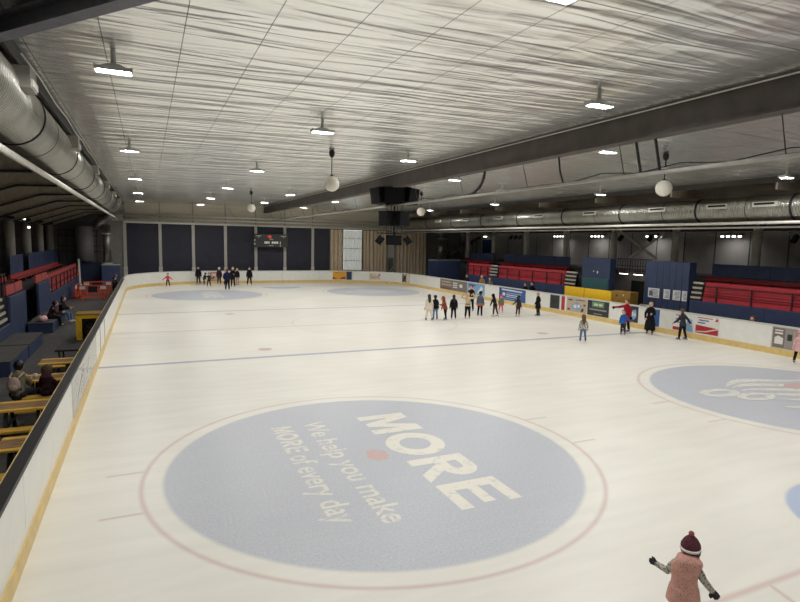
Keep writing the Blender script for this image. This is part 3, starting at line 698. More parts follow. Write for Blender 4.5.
right_ads = [
 adr(45.2, 40.45, ['taupe', 'beige', 'white', 'brown'], text_lines(1, .06, .4, .7, .14, 0, rnd)+text_lines(1, .06, .44, .42, .12, 0, rnd)+[(2, rc_(.5, .3, .66, .4)), (2, rc_(.5, .5, .66, .6)), (2, rc_(.5, .7, .66, .8)), (2, rc_(.74, .4, .84, .7)), (3, rc_(.04, .08, .44, .22))], 'brown grey advert'),
 adr(40.40, 37.72, ['sky', 'blue', 'white', 'cream'], text_lines(1, .08, .5, .75, .15, 0, rnd)+[(2, [(.55, .15), (.75, .2), (.9, .6), (.8, .85), (.7, .5)]), (3, rc_(.1, .15, .4, .5))], 'pale blue advert'),
 adr(35.70, 32.42, ['blue', 'white', 'sky', 'navy'], [(1, [(.1, .8), (.88, .76), (.88, .86), (.1, .92)]), (1, rc_(.14, .36, .24, .6)), (2, rc_(.28, .56, .85, .64)), (1, rc_(.28, .42, .8, .48)), (1, rc_(.28, .28, .72, .33)), (2, rc_(.12, .1, .6, .16)), (3, rc_(0, 0, .05, 1))], 'blue advert with white lines of print'),
 adr(29.75, 28.8, ['slate', 'sky', 'white', 'dark'], [(3, rc_(.06, .05, .94, .95)), (1, rc_(.14, .34, .34, .7)), (1, rc_(.4, .34, .6, .7)), (1, rc_(.66, .34, .86, .7)), (2, rc_(.14, .78, .86, .84)), (2, rc_(.14, .14, .7, .2)), (3, rc_(.2, .42, .3, .62)), (3, rc_(.46, .42, .54, .6))], 'slate advert with three pale letters'),
 adr(28.62, 28.30, ['red', 'white'], [], 'red stripe of the centre line'),
 adr(28.12, 26.3, ['beige', 'brown', 'sky', 'white', 'dark'], [(1, rc_(.08, .78, .3, .88)), (1, rc_(.06, .1, .18, .24)), (2, [(.3, .2), (.65, .15), (.75, .5), (.5, .75), (.28, .5)]), (3, [(.36, .3), (.5, .3), (.5, .55), (.36, .5)]), (3, rc_(.55, .35, .66, .55)), (4, [(.72, .1), (.84, .1), (.86, .35), (.76, .3)]), (1, rc_(.45, .84, .9, .9)), (1, rc_(.84, .5, .94, .62))], 'beige illustrated advert'),
 adr(26.25, 24.5, ['dark', 'green', 'cream', 'grey'], [(1, rc_(.22, .58, .78, .94)), (2, rc_(.3, .68, .5, .82)), (2, rc_(.54, .68, .7, .82)), (3, rc_(.1, .36, .9, .46)), (3, rc_(.3, .1, .7, .16))], 'black advert with a green sign'),
 adr(22.95, 22.35, ['dark', 'sky', 'white'], [(1, [(.2, .3), (.5, .15), (.8, .35), (.75, .8), (.3, .75)]), (2, rc_(.3, .4, .45, .65)), (2, rc_(.55, .4, .7, .6))], 'dark advert with a pale blue shape'),
 adr(21.35, 20.95, ['blue', 'white'], [], 'blue upright panel'),
 adr(20.1, 17.6, ['white', 'red', 'blue', 'sky', 'cream'], [(1, rc_(.0, .02, .2, .2)), (2, rc_(.06, .6, .22, .68)), (2, rc_(.06, .44, .2, .5)), (1, rc_(.06, .84, .24, .9)), (1, [(.52, .06), (1, .06), (1, .42), (.52, .5)]), (4, [(.5, .1), (.75, .16), (1, .38), (1, .44), (.74, .22), (.5, .14)]), (2, rc_(.58, .74, .8, .8)), (2, rc_(.56, .6, .72, .66)), (1, [(.92, .78), (1, .82), (.96, .98)]), (1, rc_(.55, .88, .88, .92)), (3, [(.28, .04), (.46, .04), (.44, .7), (.34, .8)])], 'white advert with red banner and blue print'),
 adr(15.1, 14.05, ['grey', 'taupe', 'dark', 'white', 'pink'], [(1, rc_(.04, .05, .5, .95)), (3, [(.1, .2), (.44, .2), (.44, .5), (.24, .6), (.1, .5)]), (2, rc_(.6, .42, .78, .72)), (3, rc_(.1, .68, .42, .76)), (3, rc_(.1, .82, .42, .88)), (0, rc_(.54, .05, .96, .4)), (4, rc_(.84, .05, .88, .9))], 'grey photo advert'),
 adr(14.0, 12.0, ['taupe', 'grey', 'dark'], [(1, rc_(.1, .1, .5, .9)), (2, rc_(.6, .3, .8, .7))], 'dark photo advert')]
sy = [50-2.0, 45.25, 40.43, 37.70, 35.73, 32.40, 30.58, 29.78, 28.70, 26.28, 24.48, 22.98, 21.38, 20.13, 17.58, 15.12, 11.9, 8, 4, .2]
make_boards('right rink boards, white panels carrying a row of adverts', Y(48.0), Y(.2), [Y(v) for v in sy], CAPW, .09, right_ads)

# ------------------------------------------------------------------ building shell
RUB = mat('rubber_floor', (74, 71, 69), rough=.85, noise=.2, nscale=3)
NAVYW = mat('navy_panel', (52, 53, 66), rough=.7, noise=.1, nscale=1.5)
BLUEW = mat('blue_painted_ply', (46, 59, 90), rough=.55, noise=.14, nscale=2)
BLUEF = mat('blue_fence_ply', (64, 78, 112), rough=.6, noise=.14, nscale=2)
DARKW = mat('dark_grey_cladding', (120, 117, 114), rough=.6, noise=.12, nscale=1)
BLACK = mat('black_paint', (20, 20, 22), rough=.6)
STEELD = mat('dark_steel', (62, 58, 56), rough=.55, metal=.3, noise=.15, nscale=2)
STEELB = mat('brown_black_steel', (84, 77, 73), rough=.6, metal=.1, noise=.2, nscale=2)
COLM = mat('column_grey', (192, 189, 180), rough=.6, noise=.1, nscale=2)
COLD = mat('concrete_grey', (160, 156, 148), rough=.75, noise=.14, nscale=2.5)
PIPEW = mat('pipe_pale', (214, 211, 202), rough=.45, metal=.2, noise=.08)
CLADB = mat('cladding_beige', (196, 190, 172), rough=.6, noise=.12, nscale=1, stretch=(.4, 1, 6))
ROOFD = wave_mat('ribbed_roof_sheet', (150, 142, 128), .5, .3, 3.0, .8, 'Y')
DUCT = wave_mat('spiral_duct_steel', (160, 158, 150), .34, .9, 2.6, .9, 'Y')
RED = mat('red_seat_plastic', (176, 44, 56), rough=.5, noise=.1, nscale=2)
REDD = mat('red_seat_worn', (168, 66, 62), rough=.55, noise=.14, nscale=2)
TREAD = mat('pale_step_nosing', (186, 178, 160), rough=.7, noise=.15)
TEAL = mat('teal_panel', (44, 88, 92), rough=.5, noise=.1)
SIGNY = mat('bright_yellow_panel', (236, 190, 24), rough=.45, noise=.05)
OCHRE = mat('ochre_panel', (138, 104, 34), rough=.5, noise=.12)
WOOD = mat('weathered_wood', (140, 108, 70), rough=.75, noise=.3, nscale=5, stretch=(1, 12, 1))
TABY = mat('yellow_table_edge', (212, 166, 62), rough=.55, noise=.12, nscale=4)
WHITEP = mat('white_paint', (210, 208, 200), rough=.5, noise=.06)
ORNG = mat('orange_plastic', (206, 82, 54), rough=.5, noise=.1)
CURT = None
def curtain_mat():
    m = mat('pleated_curtain', (214, 196, 170), rough=.85, noise=.22, nscale=3, stretch=(6, 6, .15), spec=.2); return m
CURT = curtain_mat()

ZC = lambda x: 7.85-.22*abs(x-11.4)/13.5     # underside of the ceiling, a very low ridge over the middle
CE0, CE1 = -1.9, 24.9
def foil_material():
    m = bpy.data.materials.new('foil_ceiling'); m.use_nodes = True; nt = m.node_tree; b = nt.nodes['Principled BSDF']
    tc = nd(nt, 'ShaderNodeTexCoord'); pos = tc.outputs['Object']
    mp = nd(nt, 'ShaderNodeMapping'); mp.inputs['Scale'].default_value = (.16, 1.25, 1); lk(nt, pos, mp.inputs['Vector'])
    n1 = nd(nt, 'ShaderNodeTexNoise'); n1.inputs['Scale'].default_value = 1.5; n1.inputs['Detail'].default_value = 2.5; n1.inputs['Roughness'].default_value = .5; n1.inputs['Distortion'].default_value = .6; lk(nt, mp.outputs[0], n1.inputs['Vector'])
    mp2 = nd(nt, 'ShaderNodeMapping'); mp2.inputs['Scale'].default_value = (.9, 1.1, 1); lk(nt, pos, mp2.inputs['Vector'])
    n2 = nd(nt, 'ShaderNodeTexNoise'); n2.inputs['Scale'].default_value = .5; n2.inputs['Detail'].default_value = 3; lk(nt, mp2.outputs[0], n2.inputs['Vector'])
    sep = nd(nt, 'ShaderNodeSeparateXYZ'); lk(nt, pos, sep.inputs[0])
    def M(op, a, b_=None):
        n = nd(nt, 'ShaderNodeMath', operation=op)
        for i, v in enumerate((a, b_)):
            if v is None: continue
            if isinstance(v, (int, float)): n.inputs[i].default_value = v
            else: lk(nt, v, n.inputs[i])
        return n.outputs[0]
    # seams: long joints every 1.2 m, cross joints every 4.87 m
    fx = M('ABSOLUTE', M('SUBTRACT', M('FRACT', M('DIVIDE', M('ADD', sep.outputs[0], 2.96-.6+100*1.19), 1.19)), .5))
    fy = M('ABSOLUTE', M('SUBTRACT', M('FRACT', M('DIVIDE', M('ADD', sep.outputs[1], 100*4.87-11.1+2.435), 4.87)), .5))
    sx = M('LESS_THAN', fx, .006); sy = M('LESS_THAN', fy, .0022)
    seam = M('MAXIMUM', sx, sy)
    # each sheet sags a little between its joints
    hgt = M('ADD', M('MULTIPLY', n1.outputs['Fac'], 1.0), M('MULTIPLY', M('ADD', M('POWER', fx, 2.0), M('POWER', fy, 2.0)), .25))
    bp = nd(nt, 'ShaderNodeBump'); bp.inputs['Strength'].default_value = .7; bp.inputs['Distance'].default_value = .16
    lk(nt, hgt, bp.inputs['Height']); lk(nt, bp.outputs['Normal'], b.inputs['Normal'])
    cr = nd(nt, 'ShaderNodeValToRGB'); e = cr.color_ramp.elements
    e[0].position = .3; e[0].color = lin((243, 243, 240)); e[1].position = .7; e[1].color = lin((252, 252, 250)); lk(nt, n2.outputs['Fac'], cr.inputs['Fac'])
    mixn = nd(nt, 'ShaderNodeMix', data_type='RGBA'); mixn.inputs[7].default_value = lin((92, 90, 86)); lk(nt, seam, mixn.inputs[0]); lk(nt, cr.outputs['Color'], mixn.inputs[6])
    lk(nt, mixn.outputs[2], b.inputs['Base Color'])
    b.inputs['Metallic'].default_value = .85; b.inputs['Roughness'].default_value = .27
    return m
Y0, YW = -6.0, 60.0
mb = MB()
for a, b_ in ((CE0, 11.4), (11.4, CE1)):
    mb.prism([(a, ZC(a)), (b_, ZC(b_)), (b_, ZC(b_)+.15), (a, ZC(a)+.15)], 'y', Y0, YW)
struct('ceiling', mb, foil_material(), 'silver foil ceiling with long seams')
# lower roofs over the stands, falling away from the hall, with plate ribs
mb = MB(); mb.prism([(CE0-.07, 7.95), (CE0-.07, 7.66), (-3.3, 7.64), (-4.3, 7.25), (-7.9, 5.8), (-13, 5.6), (-13, 6.7)], 'y', Y0, YW)
struct('ceiling_left', mb, ROOFD, 'dark ribbed roof over the left stand')
mb = MB(); mb.prism([(CE1+.07, 7.95), (CE1+.07, 7.8), (28, 7.55), (35.2, 6.4), (35.2, 6.6)], 'y', Y0, YW)
struct('ceiling_right', mb, ROOFD, 'dark ribbed roof over the right stand')
mb = MB(); mb.b2((-13, Y0, -.1), (XL-.1, YW, .05)); struct('floor_left', mb, RUB, 'dark rubber floor of the left walkway')
mb = MB(); mb.b2((XR+.1, Y0, -.1), (35.2, YW, .05)); struct('floor_right', mb, RUB, 'dark floor behind the right boards')
mb = MB()
cor = [P2(S1+ARC*i/16)[0]+P2(S1+ARC*i/16)[1]*.065 for i in range(17)]+[P2(S3+ARC*i/16)[0]+P2(S3+ARC*i/16)[1]*.065 for i in range(17)]
poly = [(XL-.1, 49.9)]+[(p.x, p.y) for p in cor]+[(XR+.1, 49.9), (XR+.1, YW), (XL-.1, YW)]
mb.prism(poly, 'z', -.1, .05); struct('floor_far', mb, RUB, 'dark floor behind the end boards')
mb = MB(); mb.b2((-13, YW, 0), (-3.3, YW+.2, 8)); mb.b2((30.5, YW, 0), (35.2, YW+.2, 8)); mb.b2((-3.3, YW+.02, 0), (30.5, YW+.2, 8.1)); struct('wall_far', mb, DARKW)
mb = MB(); mb.b2((-13.2, Y0, 0), (-13, YW, 8)); struct('wall_left', mb, DARKW)
mb = MB(); mb.b2((35.2, Y0, 0), (35.4, YW, 8)); struct('wall_right', mb, mat('grey_stand_wall', (150, 147, 146), rough=.55, noise=.1, nscale=1))
mb = MB(); mb.b2((-13, Y0-.2, 0), (35.2, Y0, 8)); struct('wall_near', mb, mat('near_wall', (205, 200, 190), rough=.7))
# upright joints on the right wall
mb = MB()
for k in range(24): mb.b2((35.17, 2+k*2.4, 2.7), (35.2, 2.05+k*2.4, 5.7))
struct('trim_1', mb, mat('wall_joint', (60, 58, 60), rough=.6))
mb = MB(); mb.b2((35.05, Y0, 5.55), (35.2, YW, 6.5)); struct('trim_2', mb, STEELD)

# far wall: navy panels between pale columns, beam, pipes, upper cladding
colx = [-1.9, 1.2, 4.25, 7.35, 10.4, 13.45, 16.5]
mb = MB()
for a, b_ in zip(colx[:-1], colx[1:]): mb.b2((a+.12, YW-.06, .05), (b_-.12, YW+.01, 5.75))
mb.b2((16.62, YW-.06, .05), (18.4, YW+.01, 5.75))
struct('trim_3', mb, NAVYW, 'navy blue far wall panels')
mb = MB(); mb.b2((-3.3, YW-.05, 5.9), (30.5, YW+.01, 7.9)); struct('trim_4', mb, CLADB, 'beige upper cladding of the far wall')
mb = MB(); mb.b2((-3.3, YW-.05, .05), (-2.0, YW+.01, 5.85)); mb.b2((-2.75, YW-.07, .05), (-2.70, YW, 5.85)); struct('trim_5', mb, mat('pale_grey_cladding', (140, 138, 130), rough=.6, noise=.1))
def beam_i(mb, p, q, w, h, t=.04):
    """I section from p to q, top centre line given"""
    p, q = Vector(p), Vector(q)
    mb.bar(p-V(0, 0, t/2), q-V(0, 0, t/2), w, t); mb.bar(p-V(0, 0, h-t/2), q-V(0, 0, h-t/2), w, t); mb.bar(p-V(0, 0, h/2), q-V(0, 0, h/2), t, h-2*t)
colnames = ['next to the pale corner cladding', 'second from the pale corner cladding', 'third from the pale corner cladding', 'fourth from the pale corner cladding, just left of the scoreboard', 'behind the left end of the scoreboard', 'behind the right end of the scoreboard', 'last one before the brown curtains']
for x, nm in zip(colx, colnames):
    t = empty('wall_column', (x, YW-.16, .05), 'pale grey far wall column '+nm, 'column', 'pale columns of the far wall')
    m1 = MB(); beam_c = (x, YW-.16)
    m1.b2((x-.14, YW-.20, .05), (x+.14, YW-.07, 5.72)); m1.build('shaft', COLM, t)
    m1 = MB(); m1.b2((x-.17, YW-.23, .05), (x+.17, YW-.07, 1.55)); m1.build('lower_casing', WHITEP, t)
    m1 = MB(); m1.b2((x-.06, YW-.14, 5.92), (x+.06, YW-.06, 7.8)); m1.build('upper_post', COLD, t)
o = MB().b2((-2.0, YW-.30, 5.74), (30.2, YW-.08, 5.90)).build('wall_beam', PIPEW, origin=(14, YW-.2, 5.74)); tag(o, 'long pale beam across the far wall above the navy panels', 'beam')
for z, lab in ((6.22, 'lower one of two pale pipes running along the far wall cladding'), (6.55, 'upper one of two pale pipes running along the far wall cladding')):
    o = MB().cyl((-2.0, YW-.32, z), (29.5, YW-.32, z), .085, 10).build('wall_pipe', PIPEW, origin=(14, YW-.32, z)); tag(o, lab, 'pipe')
for x0, lab in ((7.6, 'diagonal brace on the upper far wall beside the scoreboard column'),):
    o = MB().bar((x0, YW-.12, 7.6), (x0+.9, YW-.12, 6.4), .06, .06).build('wall_brace', COLD, origin=(x0, YW-.12, 6.4)); tag(o, lab, 'brace')
# window with curtains
DAY = mat('daylight_pane', (200, 210, 215), rough=.1, noise=.2, emit=(222, 228, 226), estr=.8)
t = MB(); t.b2((20.02, YW-.08, 1.2), (22.25, YW-.04, 5.7)); w = struct('window_1', t, DAY, 'tall window lit by daylight between the brown curtains')
fr = MB()
for x in (19.98, 22.28): fr.b2((x-.05, YW-.14, 1.1), (x+.05, YW-.05, 5.72))
for z in (1.15, 2.25, 3.6, 4.75, 5.7): fr.b2((20, YW-.13, z-.03), (22.25, YW-.05, z+.03))
f_ = fr.build('window_frame', STEELD, w); 
def curtain(name, lab, x0, x1, z0, z1, m, y=YW-.34, amp=.14, pitch=.42):
    mb = MB(); n = int((x1-x0)/.05); vs = []
    for i in range(n+1):
        x = x0+(x1-x0)*i/n; ph = 2*PI*x/pitch+.9*math.sin(x*3.1)
        for z, k in ((z0, 1.15), ((z0+z1)/2, 1.0), (z1, .8)): vs.append((x, y+amp*k*math.sin(ph), z))
    fs = [(i*3+j, (i+1)*3+j, (i+1)*3+j+1, i*3+j+1) for i in range(n) for j in (0, 1)]
    off = len(vs); vs2 = [(p[0], p[1]+.02, p[2]) for p in vs]
    mb.add(vs, fs, 0, True); mb.add(vs2, fs, 0, True)
    o = mb.build(name, m, origin=((x0+x1)/2, y, z0)); return tag(o, lab, 'curtain')
curtain('curtain', 'narrow brown pleated curtain between the navy panel and the window', 18.45, 19.95, .1, 5.65, CURT)
curtain('curtain', 'wide brown pleated curtain right of the window', 22.2, 25.2, .1, 5.65, CURT)
curtain('curtain', 'widest brown pleated curtain beside the dark corner', 26.3, 30.3, .1, 5.65, CURT)
sheer = bpy.data.materials.new('sheer_curtain'); sheer.use_nodes = True
nt = sheer.node_tree; b = nt.nodes['Principled BSDF']; b.inputs['Base Color'].default_value = lin((196, 190, 172)); b.inputs['Roughness'].default_value = .9; b.inputs['Alpha'].default_value = .4
curtain('sheer_curtain', 'thin pale curtain drawn across the window', 20.05, 22.2, .9, 5.6, sheer, y=YW-.24, amp=.05, pitch=.28)
t = empty('stair_doorway', (25.7, YW-.5, .05), 'pale doorway frame with a stair rail in the gap between the brown curtains', 'frame')
m1 = MB(); m1.b2((25.25, YW-.3, .05), (25.4, YW-.1, 5.6)); m1.b2((26.15, YW-.3, .05), (26.28, YW-.1, 5.6)); m1.b2((25.4, YW-.28, 2.5), (26.15, YW-.12, 2.62)); m1.build('post', COLD, t)
m1 = MB(); m1.b2((25.4, YW-.2, 2.62), (26.15, YW-.1, 5.6)); m1.build('infill_panel', COLM, t)
m1 = MB()
for d in (0, .35): m1.cyl((25.1+d, YW-.7, .5), (26.2+d, YW-.7, 2.0), .03, 8)
m1.cyl((23.5, YW-.7, .9), (25.3, YW-.7, .75), .03, 8); m1.build('handrail', PIPEW, t)

# scoreboard
t = empty('scoreboard', (11.85, YW-.75, 4.0), 'dark grey scoreboard hanging before the far wall columns', 'scoreboard')
SBG = mat('scoreboard_grey', (62, 62, 60), rough=.5, noise=.08); DIG = mat('digit_light', (214, 216, 206), rough=.4, noise=0, emit=(220, 222, 210), estr=.25)
LOGR = mat('sign_red', (226, 62, 54), rough=.4, noise=0, emit=(230, 60, 50), estr=.35); LOGW = mat('sign_white', (196, 196, 190), rough=.5, noise=0)
z0, z1 = 3.62, 5.0
m1 = MB(); m1.cbox((10.1, YW-.9, z0), (13.6, YW-.65, z1), .03); m1.build('cabinet', SBG, t)
m1 = MB(); yy = YW-.905
for a, b_, w_ in ((11.15, 11.7, .16), (11.9, 12.6, .16)):
    n_ = 4; s_ = (b_-a)/n_
    for k in range(n_): m1.b2((a+k*s_+.01, yy-.006, 4.0), (a+(k+1)*s_-.03, yy, 4.22))
for z in (3.72, 3.95, 4.1): m1.b2((12.76, yy-.006, z), (12.83, yy, z+.12))
m1.build('digit', DIG, t)
m1 = MB(); m1.ball((11.72, yy, 4.72), (.16, .012, .16), 16, 8); m1.b2((11.45, yy-.008, 4.66), (11.7, yy, 4.76)); m1.b2((11.64, yy-.008, 4.52), (11.8, yy, 4.7)); m1.build('emblem', LOGR, t)
m1 = MB()
for cx in (10.55, 13.15):
    for k in range(5): m1.b2((cx-.28+k*.115, yy-.006, 4.74), (cx-.2+k*.115, yy, 4.84))
    m1.b2((cx-.04, yy-.006, 4.6), (cx+.04, yy, 4.7))
m1.b2((11.7, yy-.006, 4.4), (12.05, yy, 4.46)); m1.b2((11.6, yy-.006, 3.76), (12.1, yy, 3.81))
for z in (3.85, 4.25): m1.b2((10.11, yy-.006, z), (10.22, yy, z+.2))
m1.build('small_lettering', LOGW, t)
m1 = MB()
for a, b_ in ((11.1, 10.6), (12.6, 13.1)): m1.cyl((a, YW-.78, z1), (b_, YW-.4, 5.85), .015, 6)
m1.build('hanging_wire', STEELD, t)

# ------------------------------------------------------------------ hall steelwork
def gird():
    m1 = MB(); y0, y1 = Y0+.01, YW-.02
    m1.b2((11.20, y0, 7.80), (11.60, y1, 7.86)); m1.b2((11.20, y0, 7.14), (11.60, y1, 7.20)); m1.b2((11.25, y0, 7.20), (11.55, y1, 7.80))
    return m1
o = gird().build('roof_girder', STEELB, origin=(11.4, 27, 7.14)); tag(o, 'long dark steel girder running the length of the ceiling', 'girder')
m1 = MB(); m1.b2((11.17, Y0, 7.765), (11.2, YW-.1, 7.79)); q = m1.build('edge_strip', PIPEW, o)
# cable tray under the girder
t = empty('cable_tray', (11.75, 30, 6.32), 'thin cable tray with loose wires hanging below the long girder', 'cable tray')
m1 = MB(); m1.b2((11.66, -2, 6.30), (11.84, 59.5, 6.33)); m1.b2((11.65, -2, 6.30), (11.67, 59.5, 6.37)); m1.b2((11.83, -2, 6.30), (11.85, 59.5, 6.37)); m1.build('tray', COLD, t)
m1 = MB()
for k in range(14): y = 3.1+k*4.2; m1.cyl((11.75, y, 6.33), (11.5, y, 7.15), .012, 6)
m1.build('dropper', STEELD, t)
for k in range(3):
    pts = [(11.70+.04*k+.03*math.sin(i*1.7+k), -1.5+i*1.25, 6.355+.03*abs(math.sin(i*2.3+k*1.1))+(.14 if (i*7+k*3) % 11 == 0 else 0)) for i in range(48)]
    MB().sweep(pts, .014, 6).build('cable', BLACK, t)
for y, lab in ((10.35, 'nearer one of two dark struts from the girder to the cable tray'), (10.95, 'second of two dark struts from the girder to the cable tray')):
    o = MB().bar((11.52, y, 7.14), (11.75, y, 6.36), .05, .05).build('hanger_strut', BLACK, origin=(11.6, y, 7.14)); tag(o, lab, 'strut')
o = MB().sweep([(11.5, 13.9, 7.14), (11.58, 13.9, 6.7), (11.72, 13.9, 6.36)], .03, 8).build('hanging_chain', BLACK, origin=(11.5, 13.9, 7.14)); tag(o, 'dark twisted cable dropping to the tray behind the nearest globe lamp', 'cable')
o = MB().sweep([(11.5, 18.0, 7.14), (11.56, 18.15, 6.9), (11.62, 18.5, 6.6), (11.7, 19.2, 6.40), (11.74, 20.2, 6.36)], .045, 8).sweep([(11.55, 18.1, 7.14), (11.62, 18.4, 6.75), (11.68, 18.9, 6.5), (11.74, 19.0, 6.36)], .03, 8).build('hanging_cable', BLACK, origin=(11.5, 18, 7.14)); tag(o, 'thick black cable bundle falling from the girder to the cable tray', 'cable')
# diagonal beam in the near corner
t = empty('corner_beam', (-1.0, 8.9, 7.4), 'dark diagonal beam crossing the near left corner of the ceiling', 'beam')
m1 = MB(); beam_i(m1, (-2.35, 10.72, 7.58), (3.4, 3.35, 7.58), .22, .29); m1.build('i_section', mat('blue_black_steel', (112, 112, 122), rough=.5, noise=.15), t)
m1 = MB(); m1.bar((-1.55, 9.70, 7.59), (-.95, 8.93, 7.59), .2, .03); m1.build('splice_plate', STEELD, t)
# dark trim along both ceiling edges
for x, nm, lab in ((CE0-.035, 'edge_beam', 'black edge beam along the left side of the ceiling'), (CE1+.035, 'edge_beam', 'dark edge beam along the right side of the ceiling')):
    m1 = MB(); m1.b2((x-.03, Y0+.02, 7.36), (x+.03, YW-.1, 7.625)); o = m1.build(nm, BLACK if x < 0 else STEELD, origin=(x, 27, 7.4)); tag(o, lab, 'beam')
m1 = MB(); pts = [(CE0+.05, 11.6+i*2.0, 7.50+.06*(i % 2)) for i in range(24)]; o = MB().sweep(pts, .016, 6).build('looped_cable', PIPEW, origin=(CE0+.13, 27, 7.6)); tag(o, 'pale cable looping along the left edge of the ceiling', 'cable')

# ------------------------------------------------------------------ ducts
def duct(label, x, z, r, y0, y1, bands, vents, vent_kind):
    t = empty('air_duct', (x, (y0+y1)/2, z), label, 'duct')
    MB().cyl((x, y0, z), (x, y1, z), r, 40).build('pipe', DUCT, t)
    for y in bands:
        MB().cyl((x, y-.05, z), (x, y+.05, z), r+.02, 40).build('joint_band', BLACK, t)
    for y in bands: MB().cyl((x, y+2.0, z), (x, y+2.03, z), r+.008, 40).build('seam_ring', STEELD, t)
    s = 1 if x < 10 else -1
    for y in vents:
        m1 = MB()
        if vent_kind == 'box':
            m1.b2((x+.34*s, y-.3, z+.02), (x+.79*s, y+.3, z+.37)); o = m1.build('vent_box', COLD, t)
            m1 = MB(); m1.b2((x+.79*s, y-.26, z+.05), (x+.82*s, y+.26, z+.17)); m1.build('vent_flap', WHITEP, o)
        else:
            d = V(s*math.cos(.25), 0, math.sin(.25)); c = V(x, y, z)+d*(r-.02)
            m1.bar(c-V(0, .55, 0), c+V(0, .55, 0), .16, .22, up=(0, 0, 1)); o = m1.build('vent_slot', PIPEW, t)
            m1 = MB(); c2 = c+d*.09; m1.bar(c2-V(0, .45, 0), c2+V(0, .45, 0), .02, .09); m1.build('vent_opening', BLACK, o)
    return t
duct('large silver spiral duct along the left side under the ceiling edge', -2.54, 6.97, .63, -3, 57.6, [1.9+6.2*k for k in range(9)], [12.0+7.35*k for k in range(7)], 'box')
duct('large silver spiral duct along the right side above the stand', 25.75, 6.34, .56, -3, 57.0, [15.3, 19.9, 24.9, 29.9, 34.9, 39.9, 44.9, 49.9, 54.8], [13.6, 16.4, 18.7, 22.2, 27.3, 32.3, 37.3, 42.3, 47.3], 'slot')
for x, z, r, lab in ((-2.42, 6.05, .075, 'pale pipe running beneath the left spiral duct'), (25.35, 5.66, .07, 'pale pipe running beneath the right spiral duct'), (26.4, 5.5, .05, 'thin grey pipe behind the pale one under the right duct')):
    o = MB().cyl((x, -3, z), (x, 58.5, z), r, 12).build('long_pipe', PIPEW, origin=(x, 27, z)); tag(o, lab, 'pipe')
# elbows down at the far ends
t = empty('duct_drop', (-3.5, 57.8, 1.9), 'silver duct turning down onto the blue box in the far left corner', 'duct')
MB().sweep([(-2.7, 57.75, 6.85), (-3.15, 58.1, 6.3), (-3.9, 58.3, 5.7), (-4.2, 58.3, 5.2)], .42, 20, sm=True).build('elbow', DUCT, t)
MB().cyl((-3.35, 58.3, 1.9), (-3.35, 58.3, 5.5), .36, 24).build('riser', DUCT, t)
m1 = MB(); m1.cyl((-3.35, 58.3, 4.6), (-3.35, 58.3, 4.72), .40, 24); m1.cyl((-3.35, 58.3, 1.9), (-3.35, 58.3, 2.0), .46, 24); m1.build('flange', PIPEW, t)
o = MB().cyl((-5.2, 58.4, 2.2), (-5.2, 58.4, 5.3), .75, 24).build('round_tank', DARKW, origin=(-5.2, 58.4, 2.2)); tag(o, 'fat dark grey cylinder beside the duct in the far left corner', 'tank')
t = empty('duct_drop', (31.3, 57.6, 2.5), 'silver duct turning down behind the blue wall in the far right corner', 'duct')
MB().sweep([(25.9, 56.9, 6.3), (28.5, 57.5, 6.3), (30.4, 57.6, 6.2), (31.2, 57.6, 5.6), (31.3, 57.6, 4.9)], .5, 20).build('elbow', DUCT, t)
MB().cyl((31.3, 57.6, 2.4), (31.3, 57.6, 4.9), .5, 24).build('riser', DUCT, t)
m1 = MB(); m1.cyl((31.3, 57.6, 4.85), (31.3, 57.6, 4.97), .55, 24); m1.build('flange', PIPEW, t)

# ------------------------------------------------------------------ lamps
LEDP = 545
LED = mat('led_panel', (255, 250, 240), rough=.4, noise=0, emit=(255, 254, 252), estr=LEDP)
LAMPG = mat('lamp_grey', (190, 190, 186), rough=.45, metal=.2, noise=.06)
def make_lamp(loc, label):
    t = empty('ceiling_lamp', loc, label, 'lamp', 'LED lamps under the foil ceiling')
    x, y, z = loc
    m1 = MB(); m1.box((x, y, z+.045), (.56, .26, .04)); m1.prism([(x-.25, z+.06), (x+.25, z+.06), (x+.09, z+.13), (x-.09, z+.13)], 'y', y-.06, y+.06)
    for s in (-1, 1): m1.box((x+s*.29, y, z+.035), (.02, .28, .09))
    for s in (-1, 1): m1.box((x, y+s*.125, z+.02), (.56, .012, .05))
    m1.build('housing', LAMPG, t)
    for k in range(5):
        cx = x-.22+k*.11; m1 = MB(); m1.box((cx, y, z+.03), (.084, .204, .012))
        m1.add([(cx-.04, y-.1, z+.023), (cx-.04, y+.1, z+.023), (cx+.04, y+.1, z+.023), (cx+.04, y-.1, z+.023)], [(0, 1, 2, 3)], 1)
        m1.build('led_module', [LAMPG, LED], t)
    m1 = MB(); m1.cyl((x, y, z+.12), (x, y, z+.34), .045, 10); m1.build('bracket', LAMPG, t)
    return t
grid = []
ordn = ['nearest', 'second nearest', 'third nearest', 'fourth nearest', 'fifth nearest', 'farthest']
for x, ys, row in ((-.45, [1.4, 11.3, 21.3, 31.4, 41.4, 51.0], 'the row above the left boards'), (4.45, [5.6, 15.2, 25.2, 34.8, 44.5, 53.7], 'the second row from the left boards'), (8.95, [-.2, 9.6, 19.3, 28.8, 38.3, 47.5], 'the row left of the girder'),
                   (13.6, [4.5, 14.1, 24.0, 33.4, 42.8, 52.6], 'the row right of the girder'), (18.3, [7.5, 17.2, 26.8, 36.4, 46.0], 'the row over the right ice half'), (23.3, [4.5, 14.4, 24.5, 35.0, 45.4], 'the row by the right duct')):
    for i, y in enumerate(ys): grid.append((x, y, row, ordn[i] if i < len(ys)-1 else 'farthest'))
lamp0 = None; L0 = None
for x, y, row, on in grid:
    z = ZC(x)-.34
    lab = f'LED ceiling lamp, {on} of {row}'
    if lamp0 is None: lamp0 = make_lamp((x, y, z), lab)
    else: copy_tree(lamp0, loc=(x, y, z), label=lab)
